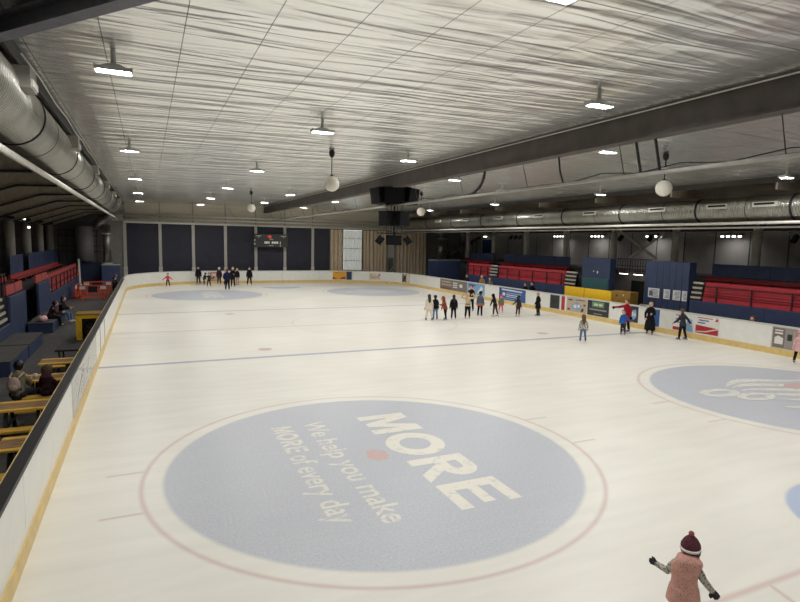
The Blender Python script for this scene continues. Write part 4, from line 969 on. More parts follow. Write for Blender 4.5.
GLOBE = mat('opal_globe', (226, 222, 208), rough=.3, noise=.03)
def make_globe(loc, zc, label):
    t = empty('globe_lamp', loc, label, 'lamp', 'globe pendants')
    x, y, z = loc
    MB().ball((x, y, z), .28, 28, 18).build('globe', GLOBE, t)
    MB().cyl((x, y, z+.27), (x, y, zc-.16), .018, 8).build('rod', BLACK, t)
    MB().sweep([(x, y, zc-.26), (x, y, zc-.2), (x, y, zc-.06), (x, y, zc+.0)], [.05, .09, .11, .07], 14).build('ceiling_rose', BLACK, t); MB().cyl((x, y, z+.25), (x, y, z+.33), .06, 12).build('globe_holder', BLACK, t)
    return t
make_globe((6.28, 20.2, 6.55), ZC(6.3), 'white globe lamp on a rod, largest and left of the girder')
make_globe((6.72, 40.3, 6.6), ZC(6.7), 'white globe lamp on a rod before the far navy wall')
make_globe((16.6, 33.6, 6.48), ZC(16.6), 'white globe lamp right of the hanging loudspeakers')
make_globe((16.7, 14.5, 6.54), ZC(16.7), 'white globe lamp before the right duct')
t = empty('hanging_sensor', (16.5, 14.3, 7.1), 'small camera hanging beside the globe lamp near the right duct', 'camera')
m1 = MB(); m1.cbox((16.4, 14.2, 7.1), (16.62, 14.44, 7.22), .02); m1.ball((16.5, 14.3, 7.1), .1, 12, 6); m1.build('housing', LAMPG, t); MB().cyl((16.5, 14.3, 7.2), (16.5, 14.3, ZC(16.5)), .015, 6).build('rod', BLACK, t)

# ------------------------------------------------------------------ loudspeaker cluster
SPK = mat('speaker_black', (14, 14, 15), rough=.75, spec=.2, noise=.15); GRL = mat('speaker_grille', (18, 18, 20), rough=.85, spec=.15, noise=.2, nscale=60)
def speaker_box(c, ang, w, h, d, tilt, label, group):
    t = empty('loudspeaker', c, label, 'loudspeaker', group)
    R = Matrix.Rotation(ang, 3, 'Z') @ Matrix.Rotation(tilt, 3, 'X')
    m1 = MB(); pr_ = [(-w/2, d/2), (w/2, d/2), (w*.33, -d/2), (-w*.33, -d/2)]
    vs = [V(x, -y, z) for z in (-h/2, h/2) for x, y in pr_]
    m1.add([R @ p+Vector(c) for p in vs], [(3, 2, 1, 0), (4, 5, 6, 7)]+[(k, (k+1) % 4, 4+(k+1) % 4, 4+k) for k in range(4)])
    m1.build('cabinet', SPK, t)
    g = MB(); g.box(Vector(c)+R @ V(0, -d/2-.008, 0), (w*.92, .015, h*.92), rot=R); g.build('grille', GRL, t)
    return t
SX, SY = 11.75, 26.9
pos_n = ['facing the near left', 'facing the camera stand', 'facing the near right', 'facing the right boards', 'facing the far end', 'facing the left boards']
for k in range(6):
    a = math.radians(-60+k*60-24)
    d = V(math.sin(a), -math.cos(a), 0)
    speaker_box(V(SX, SY, 6.82)+d*.88, a, 1.0, .78, .55, math.radians(8), 'large black loudspeaker in the upper ring below the girder, '+pos_n[k], 'upper ring of loudspeakers')
for k in range(4):
    a = math.radians(45+k*90-24-90); d = V(math.sin(a), -math.cos(a), 0)
    speaker_box(V(SX, SY, 5.66)+d*.52, a, .72, .74, .5, 0, 'black loudspeaker in the middle tier of the hanging cluster, '+['facing the near left', 'facing the near right', 'facing the far right', 'facing the far left'][k], 'middle tier of loudspeakers')
for k, (dx, lab) in enumerate(((-.78, 'small black floodlight tilted left under the loudspeakers'), (.78, 'small black floodlight tilted right under the loudspeakers'))):
    t = empty('floodlight', (SX+dx, SY, 4.62), lab, 'floodlight')
    R = Matrix.Rotation(math.radians(-24), 3, 'Z') @ Matrix.Rotation(math.radians(35 if dx < 0 else -35), 3, 'Y')
    m1 = MB(); m1.box((SX+dx, SY, 4.55), (.34, .3, .38), rot=R); m1.build('housing', SPK, t)
    m1 = MB(); m1.box(Vector((SX+dx, SY, 4.55))+R @ V(0, 0, -.2), (.4, .36, .03), rot=R); m1.build('bezel', GRL, t)
    MB().cyl((SX+dx, SY, 4.75), (SX+dx*.8, SY, 4.95), .025, 8).build('bracket', STEELD, t)
t = empty('hanging_monitor', (SX, SY, 4.5), 'flat dark box at the bottom of the hanging cluster', 'speaker box')
R = Matrix.Rotation(math.radians(-24), 3, 'Z')
m1 = MB(); m1.box((SX, SY, 4.55), (.82, .4, .5), rot=R); m1.build('cabinet', GRL, t); MB().box(Vector((SX, SY, 4.55))+R @ V(0, -.21, 0), (.74, .02, .42), rot=R).build('front_panel', SPK, t)
t = empty('rigging_frame', (SX, SY, 7.2), 'dark rigging frame and chains carrying the loudspeaker cluster', 'rigging')
m1 = MB()
for k in range(6):
    a = 2*PI*k/6; p = (SX+1.0*math.cos(a), SY+1.0*math.sin(a), 7.22); a2 = 2*PI*(k+1)/6; q = (SX+1.0*math.cos(a2), SY+1.0*math.sin(a2), 7.22); m1.bar(p, q, .05, .05); m1.bar(p, (SX, SY, 7.22), .05, .05)
m1.bar((SX-.95, SY, 4.9), (SX+.95, SY, 4.9), .05, .05); m1.build('frame', STEELD, t)
m1 = MB()
for dx, dy in ((-.3, -.3), (.3, -.3), (.3, .3), (-.3, .3)): m1.cyl((SX+dx, SY+dy, 4.85), (SX+dx, SY+dy, 7.2), .018, 6)
m1.cyl((SX, SY, 4.75), (SX, SY, 7.7), .04, 8); m1.build('chain', BLACK, t)
m1 = MB(); m1.bar((SX-.5, SY, 7.7), (SX+.2, SY, 7.7), .06, .06); m1.build('cross_bar', STEELD, t)
#@@STANDS
# ------------------------------------------------------------------ stands
LIGHTW = mat('tube_light', (255, 252, 245), rough=.4, noise=0, emit=(255, 250, 240), estr=6)
def rib(poly, y, x0, lab):
    o = MB().prism(poly, 'y', y-.05, y+.05).build('roof_rib', mat('rib_plate', (176, 166, 150), rough=.6, metal=.2, noise=.15), origin=(x0, y, poly[0][1]))
    return tag(o, lab, 'rib', 'plate ribs under the stand roofs')
word = ['nearest', 'second', 'third', 'fourth', 'fifth', 'sixth', 'seventh', 'eighth', 'ninth', 'last']
ry = [10.4+5.4*k for k in range(10) if 10.4+5.4*k < 59.5]
for k, y in enumerate(ry):
    o_ = rib([(-3.24, 7.62), (-4.3, 7.22), (-7.9, 5.77), (-7.9, 5.2), (-4.6, 6.4), (-3.24, 6.46)], y, -5, f'dark bent plate rib over the left stand, {word[k]} from the viewer')
    MB().prism([(-7.9, 5.2), (-4.6, 6.4), (-3.24, 6.46), (-3.24, 6.41), (-4.6, 6.35), (-7.9, 5.15)], 'y', y-.16, y+.16).build('bottom_flange', BLACK, o_)
    rib([(24.98, 7.72), (28, 7.42), (32.6, 6.4), (32.6, 5.75), (26.7, 7.08), (24.98, 7.08)], y, 29, f'dark tapered plate rib over the right stand, {word[k]} from the viewer')
def col(x, y, z0, z1, r, m, lab, grp):
    t = empty('stand_column', (x, y, z0), lab, 'column', grp)
    MB().cyl((x, y, z0), (x, y, z1), r, 20).build('shaft', m, t)
    MB().b2((x-r-.06, y-r-.06, z1), (x+r+.06, y+r+.06, z1+.16)).build('cap_plate', STEELD, t)
    MB().cyl((x, y, z0), (x, y, z0+.08), r+.04, 20).build('base_ring', STEELD, t)
for y, nm in ((37.4, 'nearest of the left stand'), (42.8, 'standing at the gap between the left blue fences'), (48.3, 'behind the middle of the long left blue fence'), (53.7, 'behind the far end of the long left blue fence'), (59.0, 'in the far left corner')):
    col(-7.95, y, 1.8, 5.42, .3, COLD, 'round grey concrete column '+nm, 'columns of the left stand')
for y, nm in ((53.8, 'farthest, beside the black stair rail'), (48.7, 'right of the small blue door'), (43.3, 'behind the middle blue fence'), (37.8, 'behind the blue fence end near the kiosk'), (32.4, 'left of the crossed braces'), (26.95, 'right of the crossed braces'), (21.4, 'behind the near blue fence'), (16.0, 'nearest of the right stand')):
    col(32.5, y, 2.75, 5.75, .24, COLM, 'round grey column of the right stand, '+nm, 'columns of the right stand')
def bleacher(x0, dx, y0, y1, z0, rows, m, lab, rails, posts=True):
    """closed stepped rows of bench seating; x0 front face, dx direction away from the ice"""
    t = empty('seat_block', (x0, (y0+y1)/2, z0), lab, 'seating')
    for k in range(rows):
        a = x0+dx*.05*k; z = z0+.26*k
        m1 = MB(); m1.b2((a, y0, z), (a+dx*.05, y1, z+.235)); m1.b2((a, y0, z+.215), (a+dx*.14, y1, z+.245)); m1.build('bench_row', m, t)
    if rails:
        for y in rails:
            m1 = MB(); m1.b2((x0-dx*.06, y-.03, z0), (x0-dx*.01, y+.03, z0+.82)); m1.build('rail_post', BLACK, t)
        m1 = MB(); m1.b2((x0-dx*.06, y0+.05, z0+.78), (x0-dx*.02, y1-.05, z0+.82)); m1.b2((x0-dx*.06, y0+.05, z0+.36), (x0-dx*.02, y1-.05, z0+.39)); m1.build('hand_rail', BLACK, t)
    return t
def steps(x0, dx, y0, y1, z0, rows, lab):
    t = empty('aisle_steps', (x0, (y0+y1)/2, z0), lab, 'steps')
    m1 = MB()
    for k in range(rows): m1.b2((x0+dx*.045*k, y0, z0), (x0+dx*(.045*(k+1)+.1), y1, z0+.26*k+.1))
    m1.build('step_body', BLACK, t)
    for k in range(rows): MB().b2((x0+dx*(.045*k-.02), y0+.03, z0+.26*k+.1), (x0+dx*(.045*k+.1), y1-.03, z0+.26*k+.2)).build('step_nosing', TREAD, t)
def panel(name, a, b, m, lab, cat, cap=None, grooves=0):
    t = empty(name, ((a[0]+b[0])/2, (a[1]+b[1])/2, min(a[2], b[2])), lab, cat)
    m1 = MB(); m1.cbox(a, b, .015); m1.build('panel', m, t)
    if grooves:
        m1 = MB(); n = int(abs(b[1]-a[1])/grooves); xf = a[0]
        s = -1 if a[0] > 0 else 1
        for k in range(1, n): MB().b2((xf+s*.004, a[1]+k*grooves-.012, a[2]+.05), (xf-s*.01, a[1]+k*grooves+.012, b[2]-.05)).build('joint_strip', BLACK, t)
    if cap is not None: MB().b2((min(a[0], b[0])-.02, min(a[1], b[1]), max(a[2], b[2])), (max(a[0], b[0])+.02, max(a[1], b[1]), max(a[2], b[2])+.04)).build('top_rail', cap, t)
    return t
# --- right stand
panel('front_wall', (26.8, 30.2, .05), (26.9, 44.6, 1.64), BLUEW, 'dark blue front wall below the far red seats', 'wall', None, 2.4)
panel('front_wall', (26.8, 5, .05), (26.9, 21.1, 1.66), BLUEW, 'dark blue front wall below the near red seats', 'wall', None, 2.4)
bleacher(26.92, 1, 41.0, 44.5, 1.66, 4, RED, 'short block of red bench seats beside the far aisle', [41.1, 42.2, 43.4, 44.4])
steps(26.92, 1, 39.75, 40.9, 1.66, 4, 'pale edged aisle steps between the two far red seat blocks')
bleacher(26.92, 1, 31.4, 39.6, 1.66, 4, RED, 'long block of red bench seats behind the blue advert', [31.6, 33.2, 34.9, 36.6, 38.2, 39.5])
steps(26.92, 1, 30.2, 31.3, 1.66, 4, 'pale edged aisle steps at the kiosk end of the red seats')
bleacher(26.92, 1, 5, 20.4, 1.66, 4, RED, 'red bench seats nearest the viewer on the right stand', [6.1, 8.1, 10.1, 12.1, 14.1, 15.85, 17.75, 19.6])
steps(26.92, 1, 20.5, 21.16, 1.66, 4, 'pale edged aisle steps beside the white notices')
mb = MB(); mb.b2((27.0, 5, .05), (27.75, 21.6, 1.64)); mb.b2((27.0, 30.2, .05), (27.75, 44.6, 1.64)); mb.b2((27.82, 5, .05), (32.0, 24.0, 2.3)); mb.b2((27.82, 30.2, .05), (32.0, 44.6, 2.3)); mb.b2((30.4, 44.6, .05), (32.0, 52.2, 2.3)); mb.b2((32.02, 3, .05), (35.18, YW-.1, 2.74)); mb.b2((29.3, 24.1, .05), (32.0, 30.1, 2.3))
struct('floor_stand', mb, mat('stand_floor', (76, 73, 72), rough=.85), 'terrace floors of the right stand')
for y0, y1, lab in ((47, 52, 'upper dark red bench row above the short red block'), (35.9, 45.5, 'upper dark red bench row above the long red block'), (5, 23.6, 'upper dark red bench row above the near red seats')):
    t = empty('long_bench', (31.4, (y0+y1)/2, 2.3), lab, 'seating')
    MB().b2((31.3, y0, 2.3), (31.4, y1, 2.74)).build('backrest', mat('red_seat_dark', (138, 34, 46), rough=.55, noise=.12), t); MB().b2((31.0, y0, 2.52), (31.3, y1, 2.58)).build('seat', RED, t)
    m1 = MB()
    for k in range(int((y1-y0)/2.4)+1): m1.b2((31.05, y0+.1+k*2.4, 2.3), (31.28, y0+.16+k*2.4, 2.52))
    m1.build('bracket', BLACK, t)
for y0, y1, lab in ((47.9, 52.6, 'blue fence panels below the small blue door'), (36.7, 46.2, 'blue fence panels along the back of the far red seats'), (5, 23.8, 'blue fence panels along the back of the near red seats')):
    panel('back_fence', (32.06, y0, 2.76), (32.12, y1, 3.5), BLUEF, lab, 'fence', None, 1.9)
# kiosk, recess, hut
t = panel('kiosk', (26.8, 26.95, .05), (27.3, 29.45, 3.68), BLUEW, 'tall dark blue kiosk with a teal lower panel behind the yellow box', 'kiosk')
MB().b2((26.74, 27.0, 1.2), (26.81, 29.3, 2.34)).build('teal_front', TEAL, t)
m1 = MB(); m1.ball((26.78, 28.0, 2.75), (.02, .06, .1), 8, 6); m1.ball((26.78, 28.35, 2.8), (.02, .05, .05), 8, 6); m1.build('door_fitting', WHITEP, t)
t = panel('penalty_bench_screen', (25.12, 25.05, .9), (25.24, 29.15, 1.80), SIGNY, 'long bright yellow screen standing behind the right boards', 'screen')
m1 = MB(); m1.b2((25.10, 27.3, .92), (25.13, 27.33, 1.79)); m1.build('panel_joint', OCHRE, t)
m1 = MB()
for y in (25.3, 27.1, 28.9): m1.b2((25.15, y-.04, .05), (25.23, y+.04, .92))
m1.build('leg', BLACK, t)
t = panel('bench_end_box', (25.12, 23.6, .05), (25.75, 25.0, 1.86), OCHRE, 'ochre brown box at the end of the yellow screen', 'box')
m1 = MB(); m1.ball((25.1, 24.6, 1.6), (.02, .06, .06), 8, 6); m1.build('knob', BLACK, t); m1 = MB(); m1.ball((25.1, 24.1, 1.65), (.02, .05, .07), 8, 6); m1.build('dial', WHITEP, t)
mb = MB(); mb.b2((29.15, 24.2, .05), (29.28, 30.0, 2.9)); PALEW = mat('pale_recess_wall', (124, 116, 112), rough=.7, noise=.08); struct('wall_recess', mb, PALEW, 'pale wall in the recess beside the blue hut')
mb = MB(); mb.b2((29.08, 26.2, .05), (29.16, 27.3, 2.25)); d_ = struct('door_1', mb, BLACK, 'dark doorway in the pale recess')
MB().b2((29.04, 26.12, .05), (29.15, 26.2, 2.25)).b2((29.04, 27.3, .05), (29.15, 27.38, 2.25)).b2((29.04, 26.12, 2.25), (29.15, 27.38, 2.33)).build('door_frame', PALEW, d_)
for y, lab in ((27.5, 'bright tube light left of the doorway in the recess'), (26.3, 'bright tube light over the doorway in the recess')):
    t = empty('tube_lamp', (28.6, y, 2.72), lab, 'lamp'); MB().b2((28.5, y-.34, 2.70), (28.62, y+.34, 2.75)).build('housing', WHITEP, t); MB().b2((28.51, y-.32, 2.665), (28.61, y+.32, 2.70)).build('tube', LIGHTW, t)
mb = MB(); mb.b2((27.4, 24.2, 2.78), (29.3, 30.0, 2.92)); struct('ceiling_recess', mb, STEELD, 'dark slab over the recess')
t = empty('balcony_rail', (27.35, 25.55, 2.92), 'black railing above the recess between kiosk and hut', 'railing')
m1 = MB()
for k in range(14): m1.b2((27.33, 24.25+k*.2, 2.92), (27.36, 24.28+k*.2, 3.7))
m1.build('baluster', BLACK, t); MB().b2((27.31, 24.2, 3.68), (27.38, 26.9, 3.74)).b2((27.31, 24.2, 3.25), (27.38, 26.9, 3.3)).build('top_rail', BLACK, t)
o = MB().cyl((26.3, 23.9, 1.1), (26.3, 25.1, .35), .04, 8).cyl((26.3, 23.9, 1.1), (26.3, 23.3, 1.1), .04, 8).cyl((26.3, 23.3, 1.1), (26.3, 23.3, .05), .04, 8).cyl((26.3, 25.1, .4), (26.3, 25.1, .05), .04, 8).build('handrail', COLM, origin=(26.3, 24, .05)); tag(o, 'short sloping grey handrail below the doorway recess', 'handrail')
t = panel('blue_hut', (26.8, 21.22, .05), (27.35, 24.15, 3.66), BLUEW, 'dark blue boarded hut carrying white notices', 'hut', None, .42)
PAPER = mat('paper_white', (214, 216, 216), rough=.7, noise=.04); INK = mat('ink_grey', (96, 98, 104), rough=.7, noise=0)
for k, (y, w, lab) in enumerate(((23.45, .78, 'widest white notice sheet on the blue hut'), (22.55, .42, 'white notice sheet next to the widest one on the blue hut'), (21.9, .48, 'third white notice sheet on the blue hut'), (21.4, .3, 'narrow white notice sheet next to the aisle steps'))):
    t2 = empty('notice', (26.77, y, 1.55), lab, 'notice', 'white notices on the blue hut')
    MB().b2((26.76, y-w/2, 1.55), (26.785, y+w/2, 2.1)).build('sheet', PAPER, t2)
    m1 = MB()
    for j in range(6): m1.b2((26.757, y-w*.4, 1.62+j*.075), (26.765, y+w*(.1+.28*((j*7+k*3) % 4)/4), 1.65+j*.075))
    if k == 0: m1.b2((26.756, y+.05, 1.65), (26.764, y+.3, 1.95))
    m1.build('printing', INK, t2)
t = empty('cross_brace', (32.45, 29.7, 3.6), 'pair of crossed pale braces between two columns', 'brace')
for a, b_ in (((31.9, 5.6), (28.4, 3.62)), ((27.9, 5.45), (30.9, 3.6))):
    MB().bar((32.5, a[0], a[1]), (32.5, b_[0], b_[1]), .08, .16).build('brace_bar', COLM, t)
t = empty('lattice_truss', (32.5, 30, 5.3), 'slim lattice truss running between the tops of the right columns', 'truss')
m1 = MB(); ys = [10+1.0*k for k in range(46)]
for x in (32.05, 32.2):
    for z in (5.28, 5.48): m1.b2((x-.015, 10, z-.015), (x+.015, 55, z+.015))
for k in range(45): m1.bar((32.12, ys[k], 5.28 if k % 2 else 5.48), (32.12, ys[k+1], 5.48 if k % 2 else 5.28), .02, .02)
m1.build('lattice', COLD, t)
for k, (y, lab) in enumerate(((24.5, 'row of small white floodlights on the wall above the near blue fence'), (30.6, 'row of small white floodlights behind the crossed braces'), (36.4, 'row of small white floodlights left of the crossed braces'), (41.2, 'row of small white floodlights above the long red block'))):
    t = empty('wall_floodlights', (34.7, y, 5.2), lab, 'floodlight', 'floodlight rows on the right wall')
    MB().b2((34.55, y-.75, 5.36), (34.75, y+.75, 5.42)).build('rail', STEELD, t)
    for j in range(4):
        yy = y-.6+.4*j
        h = MB().box((34.6, yy, 5.26), (.12, .26, .14)).build('lamp_head', LAMPG, t)
        MB().box((34.53, yy, 5.25), (.02, .2, .09)).build('lens', LIGHTW, h)
    l = bpy.data.lights.new('wall_light', 'SPOT'); l.energy = 75; l.spot_size = math.radians(150); l.spot_blend = 1; l.color = (1, .96, .9); l.shadow_soft_size = .2
    lo = bpy.data.objects.new('wall_light', l); C.objects.link(lo); lo.location = (34.0, y, 5.25); lo.rotation_euler = (0, math.radians(-25), 0)
DOORB = mat('door_blue', (40, 62, 108), rough=.5)
mb = MB(); mb.b2((35.1, 53.0, 2.75), (35.19, 55.0, 4.9)); d2 = struct('door_2', mb, DOORB, 'small blue double door high on the right wall')
MB().b2((35.06, 52.9, 2.75), (35.16, 53.02, 5.0)).b2((35.06, 54.98, 2.75), (35.16, 55.1, 5.0)).b2((35.06, 52.9, 4.9), (35.16, 55.1, 5.0)).build('door_frame', COLM, d2)
t = empty('door_lamp', (34.9, 54.0, 5.2), 'bright lamp over the small blue door', 'lamp'); MB().box((34.95, 54.0, 5.25), (.2, .7, .12)).build('housing', LAMPG, t); MB().box((34.83, 54.0, 5.23), (.03, .6, .09)).build('lens', LIGHTW, t)
t = empty('stair_rail', (32.1, 55, 2.75), 'black stair rail climbing toward the small blue door', 'railing')
m1 = MB(); m1.bar((32, 57.5, 2.9), (34.4, 54.2, 5.2), .1, .3)
for k in range(5): m1.b2((31.98+.5*k, 57.2-.7*k, 2.75), (32.03+.5*k, 57.25-.7*k, 3.6+.5*k))
m1.build('stringer', BLACK, t)
panel('corner_wall', (25.75, 50.0, .05), (26.75+2.6, 50.12, 2.7), BLUEW, 'dark blue wall closing the far right corner behind the boards', 'wall', CAPW)
t = empty('stage_truss_lamp', (32.1, 44.6, 5.0), 'cluster of black stage lamps hanging from the truss left of the far red seats', 'lamp')
for k in range(3): m1 = MB(); m1.cyl((32.1, 43.6+k*.7, 5.25), (31.85, 43.6+k*.7, 4.98), .14, 10); m1.build('lamp_can', BLACK, t)
for y, lab in ((31.3, 'black lamp hanging beside the left foot of the crossed braces'), (28.6, 'black lamp hanging beside the right top of the crossed braces'), (19.0, 'black lamp hanging from the truss before the near wall')):
    t = empty('stage_lamp', (32.1, y, 5.0), lab, 'lamp'); MB().cyl((32.12, y, 5.22), (31.85, y, 4.92), .16, 12).build('lamp_can', BLACK, t); MB().cyl((32.12, y, 5.2), (32.12, y, 5.3), .03, 6).build('clamp', STEELD, t)
for y0, y1, z, lab in ((40, 42.5, 3.5, 'dark chairs and boxes heap above the middle of the far fence'), (22.0, 24.0, 3.52, 'dark stacked things on top of the near blue fence')):
    pass
# --- left stand
panel('front_wall', (-5.0, 36.6, .05), (-5.1, 52.4, 1.16), BLUEW, 'low blue front wall under the long left red seats', 'wall', None, 2.4)
panel('front_wall', (-5.0, 32.95, .05), (-5.12, 36.55, 2.0), BLUEW, 'tall blue panel right of the dark opening in the left stand', 'wall')
panel('front_wall', (-5.0, 26.45, .05), (-5.12, 29.7, 1.98), BLUEW, 'tall blue panel left of the dark opening in the left stand', 'wall')
panel('front_wall', (-5.0, 12, .05), (-5.1, 26.4, .95), BLUEW, 'low blue wall at the left edge beside the blue boxes', 'wall', None, 2.4)
bleacher(-5.12, -1, 37.7, 52.2, 1.18, 4, REDD, 'long block of worn red seats on the left stand', [37.8, 39.6, 41.4, 43.2, 45.0, 46.8, 48.6, 50.4, 52.0])
steps(-5.12, -1, 36.62, 37.6, 1.18, 4, 'pale edged steps at the near end of the left red seats')
steps(-5.12, -1, 24.9, 26.4, .97, 4, 'pale edged steps at the left edge of the photo')
for y0, y1, lab in ((26.5, 29.65, 'worn red panel on the left tall blue wall'), (33.0, 36.5, 'worn red panel on the right tall blue wall')):
    t = empty('bench_row_end', (-5.15, (y0+y1)/2, 2.0), lab, 'seating')
    n = 2
    for k in range(n): a = y0+(y1-y0)*k/n; MB().b2((-5.12, a+.05, 2.02), (-5.2, a+(y1-y0)/n-.05, 2.42)).build('back_panel', REDD, t)
    MB().b2((-5.1, y0, 2.0), (-5.22, y1, 2.03)).build('ledge', BLACK, t)
mb = MB(); mb.b2((-6.0, 37, .05), (-5.2, 52.4, 1.1)); mb.b2((-7.3, 24, .05), (-6.05, 29.7, 1.72)); mb.b2((-7.3, 32.9, .05), (-6.05, 58, 1.72)); mb.b2((-13, 10, .05), (-7.45, 59.8, 1.8)); mb.b2((-7.45, 24, .05), (-7.3, 58, 1.74)); struct('floor_terrace', mb, mat('stand_floor', (76, 73, 72)), 'terrace floors of the left stand')
for y0, y1, lab in ((24, 29.5, 'upper worn red bench row at the left edge'), (30.5, 36, 'upper worn red bench row above the dark opening'), (37, 55, 'long upper worn red bench row on the left stand')):
    t = empty('long_bench', (-6.9, (y0+y1)/2, 1.72), lab, 'seating')
    MB().b2((-6.9, y0, 1.75), (-7.0, y1, 2.2)).build('backrest', REDD, t); MB().b2((-6.55, y0, 1.95), (-6.9, y1, 2.0)).build('seat', REDD, t)
    m1 = MB()
    for k in range(int((y1-y0)/2)+1): m1.b2((-6.88, y0+.1+k*2.0, 1.72), (-6.6, y0+.15+k*2.0, 1.95))
    m1.build('bracket', BLACK, t)
for y0, y1, lab in ((39.5, 43.3, 'short blue fence panel between two gaps on the left stand'), (45.3, 56.8, 'long blue fence along the back of the left seats'), (57.5, 59.5, 'end piece of blue fence in the far left corner')):
    panel('back_fence', (-7.36, y0, 1.74), (-7.42, y1, 3.18), BLUEF, lab, 'fence', None, 2.0)
t = empty('terrace_rail', (-6.5, 31.3, 1.7), 'black railing round the dark opening of the left stand', 'railing')
m1 = MB()
for k in range(6): m1.b2((-5.75, 26.6+k*.55, 1.72), (-5.71, 26.64+k*.55, 2.7))
m1.b2((-5.76, 26.5, 2.68), (-5.70, 29.6, 2.74)); m1.b2((-5.76, 26.5, 2.2), (-5.70, 29.6, 2.25)); m1.build('rail', BLACK, t)
mb = MB(); mb.b2((-6.2, 29.75, .05), (-6.1, 32.9, 2.2)); struct('opening_shade', mb, BLACK, 'black sheet painted as the shade in the left stand opening')  # black sheet stands in for the shade inside the open passage
def block_seat(y0, y1, lab):
    t = empty('bench_box', (-4.45, (y0+y1)/2, .05), lab, 'bench box', 'blue bench boxes by the left stand')
    MB().cbox((-4.92, y0, .05), (-3.96, y1, .5), .02).build('box', BLUEW, t); MB().b2((-4.94, y0-.02, .5), (-3.94, y1+.02, .535)).build('top_board', RUB, t)
block_seat(20.5, 23.4, 'blue bench box with black top nearest the viewer by the left stand')
block_seat(23.6, 26.4, 'blue bench box with black top, middle one by the left stand')
block_seat(29.2, 33.4, 'blue bench box with black top where the people sit')
t = empty('bag', (-4.45, 29.5, .535), 'pink and pale bag lying on the far blue bench box', 'bag')
m1 = MB(); m1.ball((-4.4, 29.6, .68), (.2, .26, .15), 12, 8); m1.ball((-4.45, 29.85, .66), (.15, .15, .13), 10, 6); m1.build('bag_body', fb['palepink'], t); MB().sweep([(-4.4, 29.45, .78), (-4.35, 29.55, .95), (-4.4, 29.75, .8)], .02, 8).build('strap', fb['brown'], t)
def picnic(y, x0, x1, lab, wood=True):
    t = empty('picnic_table', ((x0+x1)/2, y, .05), lab, 'table', 'yellow edged tables behind the left boards')
    tm = WOOD
    for k in range(5):
        yy = y-.32+.16*k
        MB().cbox((x0+.03, yy-.07, .76), (x1, yy+.07, .80), .008).build('top_plank', TABY if k in (0, 4) else tm, t)
    for s in (-1, 1):
        m1 = MB(); m1.cbox((x0+.1, y+s*.72-.14, .44), (x1, y+s*.72+.14, .49), .01); b_ = m1.build('bench', TABY, t)
    for x in (x0+.25, x1-.2):
        m1 = MB(); m1.bar((x, y-.2, .76), (x, y-.62, .05), .06, .08); m1.bar((x, y+.2, .76), (x, y+.62, .05), .06, .08); m1.bar((x, y-.78, .41), (x, y+.78, .41), .05, .07); m1.build('leg_frame', BLACK, t)
picnic(11.5, -2.5, -2.02, 'yellow edged table nearest the viewer behind the left boards')
picnic(14.1, -3.05, -2.02, 'weathered wooden table with yellow edges, widest behind the left boards')
picnic(16.75, -2.98, -2.02, 'yellow edged table where two people sit')
picnic(18.85, -2.95, -2.02, 'yellow edged table beyond the seated people')
t = empty('cup', (-2.7, 16.7, .80), 'pale cup on the table of the seated people', 'cup'); MB().sweep([(-2.7, 16.7, .8), (-2.7, 16.7, .9)], [.035, .045], 14).build('cup_body', WHITEP, t); MB().cyl((-2.7, 16.7, .9), (-2.7, 16.7, .91), .047, 14).build('lid', WHITEP, t)
for k, (x, y) in enumerate(((-2.75, 11.6), (-2.55, 10.75))):
    t = empty('bag', (x, y, .05), ['black bag beside the nearest yellow table', 'charcoal bag at the viewer end of the nearest yellow table'][k], 'bag'); MB().ball((x, y, .25), (.22, .26, .2), 12, 8).build('bag_body', fb['black' if k == 0 else 'charcoal'], t); MB().sweep([(x, y-.12, .4), (x, y, .56), (x, y+.12, .4)], .018, 8).build('strap', fb['black'], t)
t = empty('side_table', (-2.3, 21.3, .05), 'small black table with bent legs beside the left boards', 'table')
MB().cbox((-2.8, 20.7, .72), (-2.02, 21.9, .78), .02).build('table_top', BLACK, t)
for x in (-2.7, -2.15):
    for y in (20.85, 21.75): MB().sweep([(x, y, .72), (x+.03, y, .4), (x-.04, y, .05)], .025, 8).build('leg', BLACK, t)
t = empty('yellow_framed_cabinet', (-2.3, 27.0, .05), 'yellow framed dark cabinet with a round wheel behind the left boards', 'cabinet')
MB().b2((-2.8, 27.0, .05), (-1.88, 27.9, 1.08)).build('body', BLACK, t)
MB().b2((-2.82, 26.9, .05), (-2.6, 27.0, 1.12)).b2((-2.06, 26.9, .05), (-1.86, 27.0, 1.12)).b2((-2.6, 26.9, .96), (-2.06, 27.0, 1.12)).build('frame', mat('frame_yellow', (216, 172, 30), rough=.5, noise=.1), t)
MB().b2((-2.84, 26.88, 1.12), (-1.84, 27.95, 1.16)).build('top_board', OCHRE, t)
w_ = MB()
w_.sweep([(-2.3+.24*math.cos(2*PI*k/24), 26.96, .5+.34*math.sin(2*PI*k/24)) for k in range(25)], .05, 8); w_.build('wheel_rim', SPK, t)
w_ = MB(); w_.cyl((-2.3, 26.9, .5), (-2.3, 27.0, .5), .07, 12)
for k in range(5): a = 2*PI*k/5; w_.bar((-2.3, 26.96, .5), (-2.3+.22*math.cos(a), 26.96, .5+.32*math.sin(a)), .03, .04)
w_.build('wheel_hub', STEELD, t)
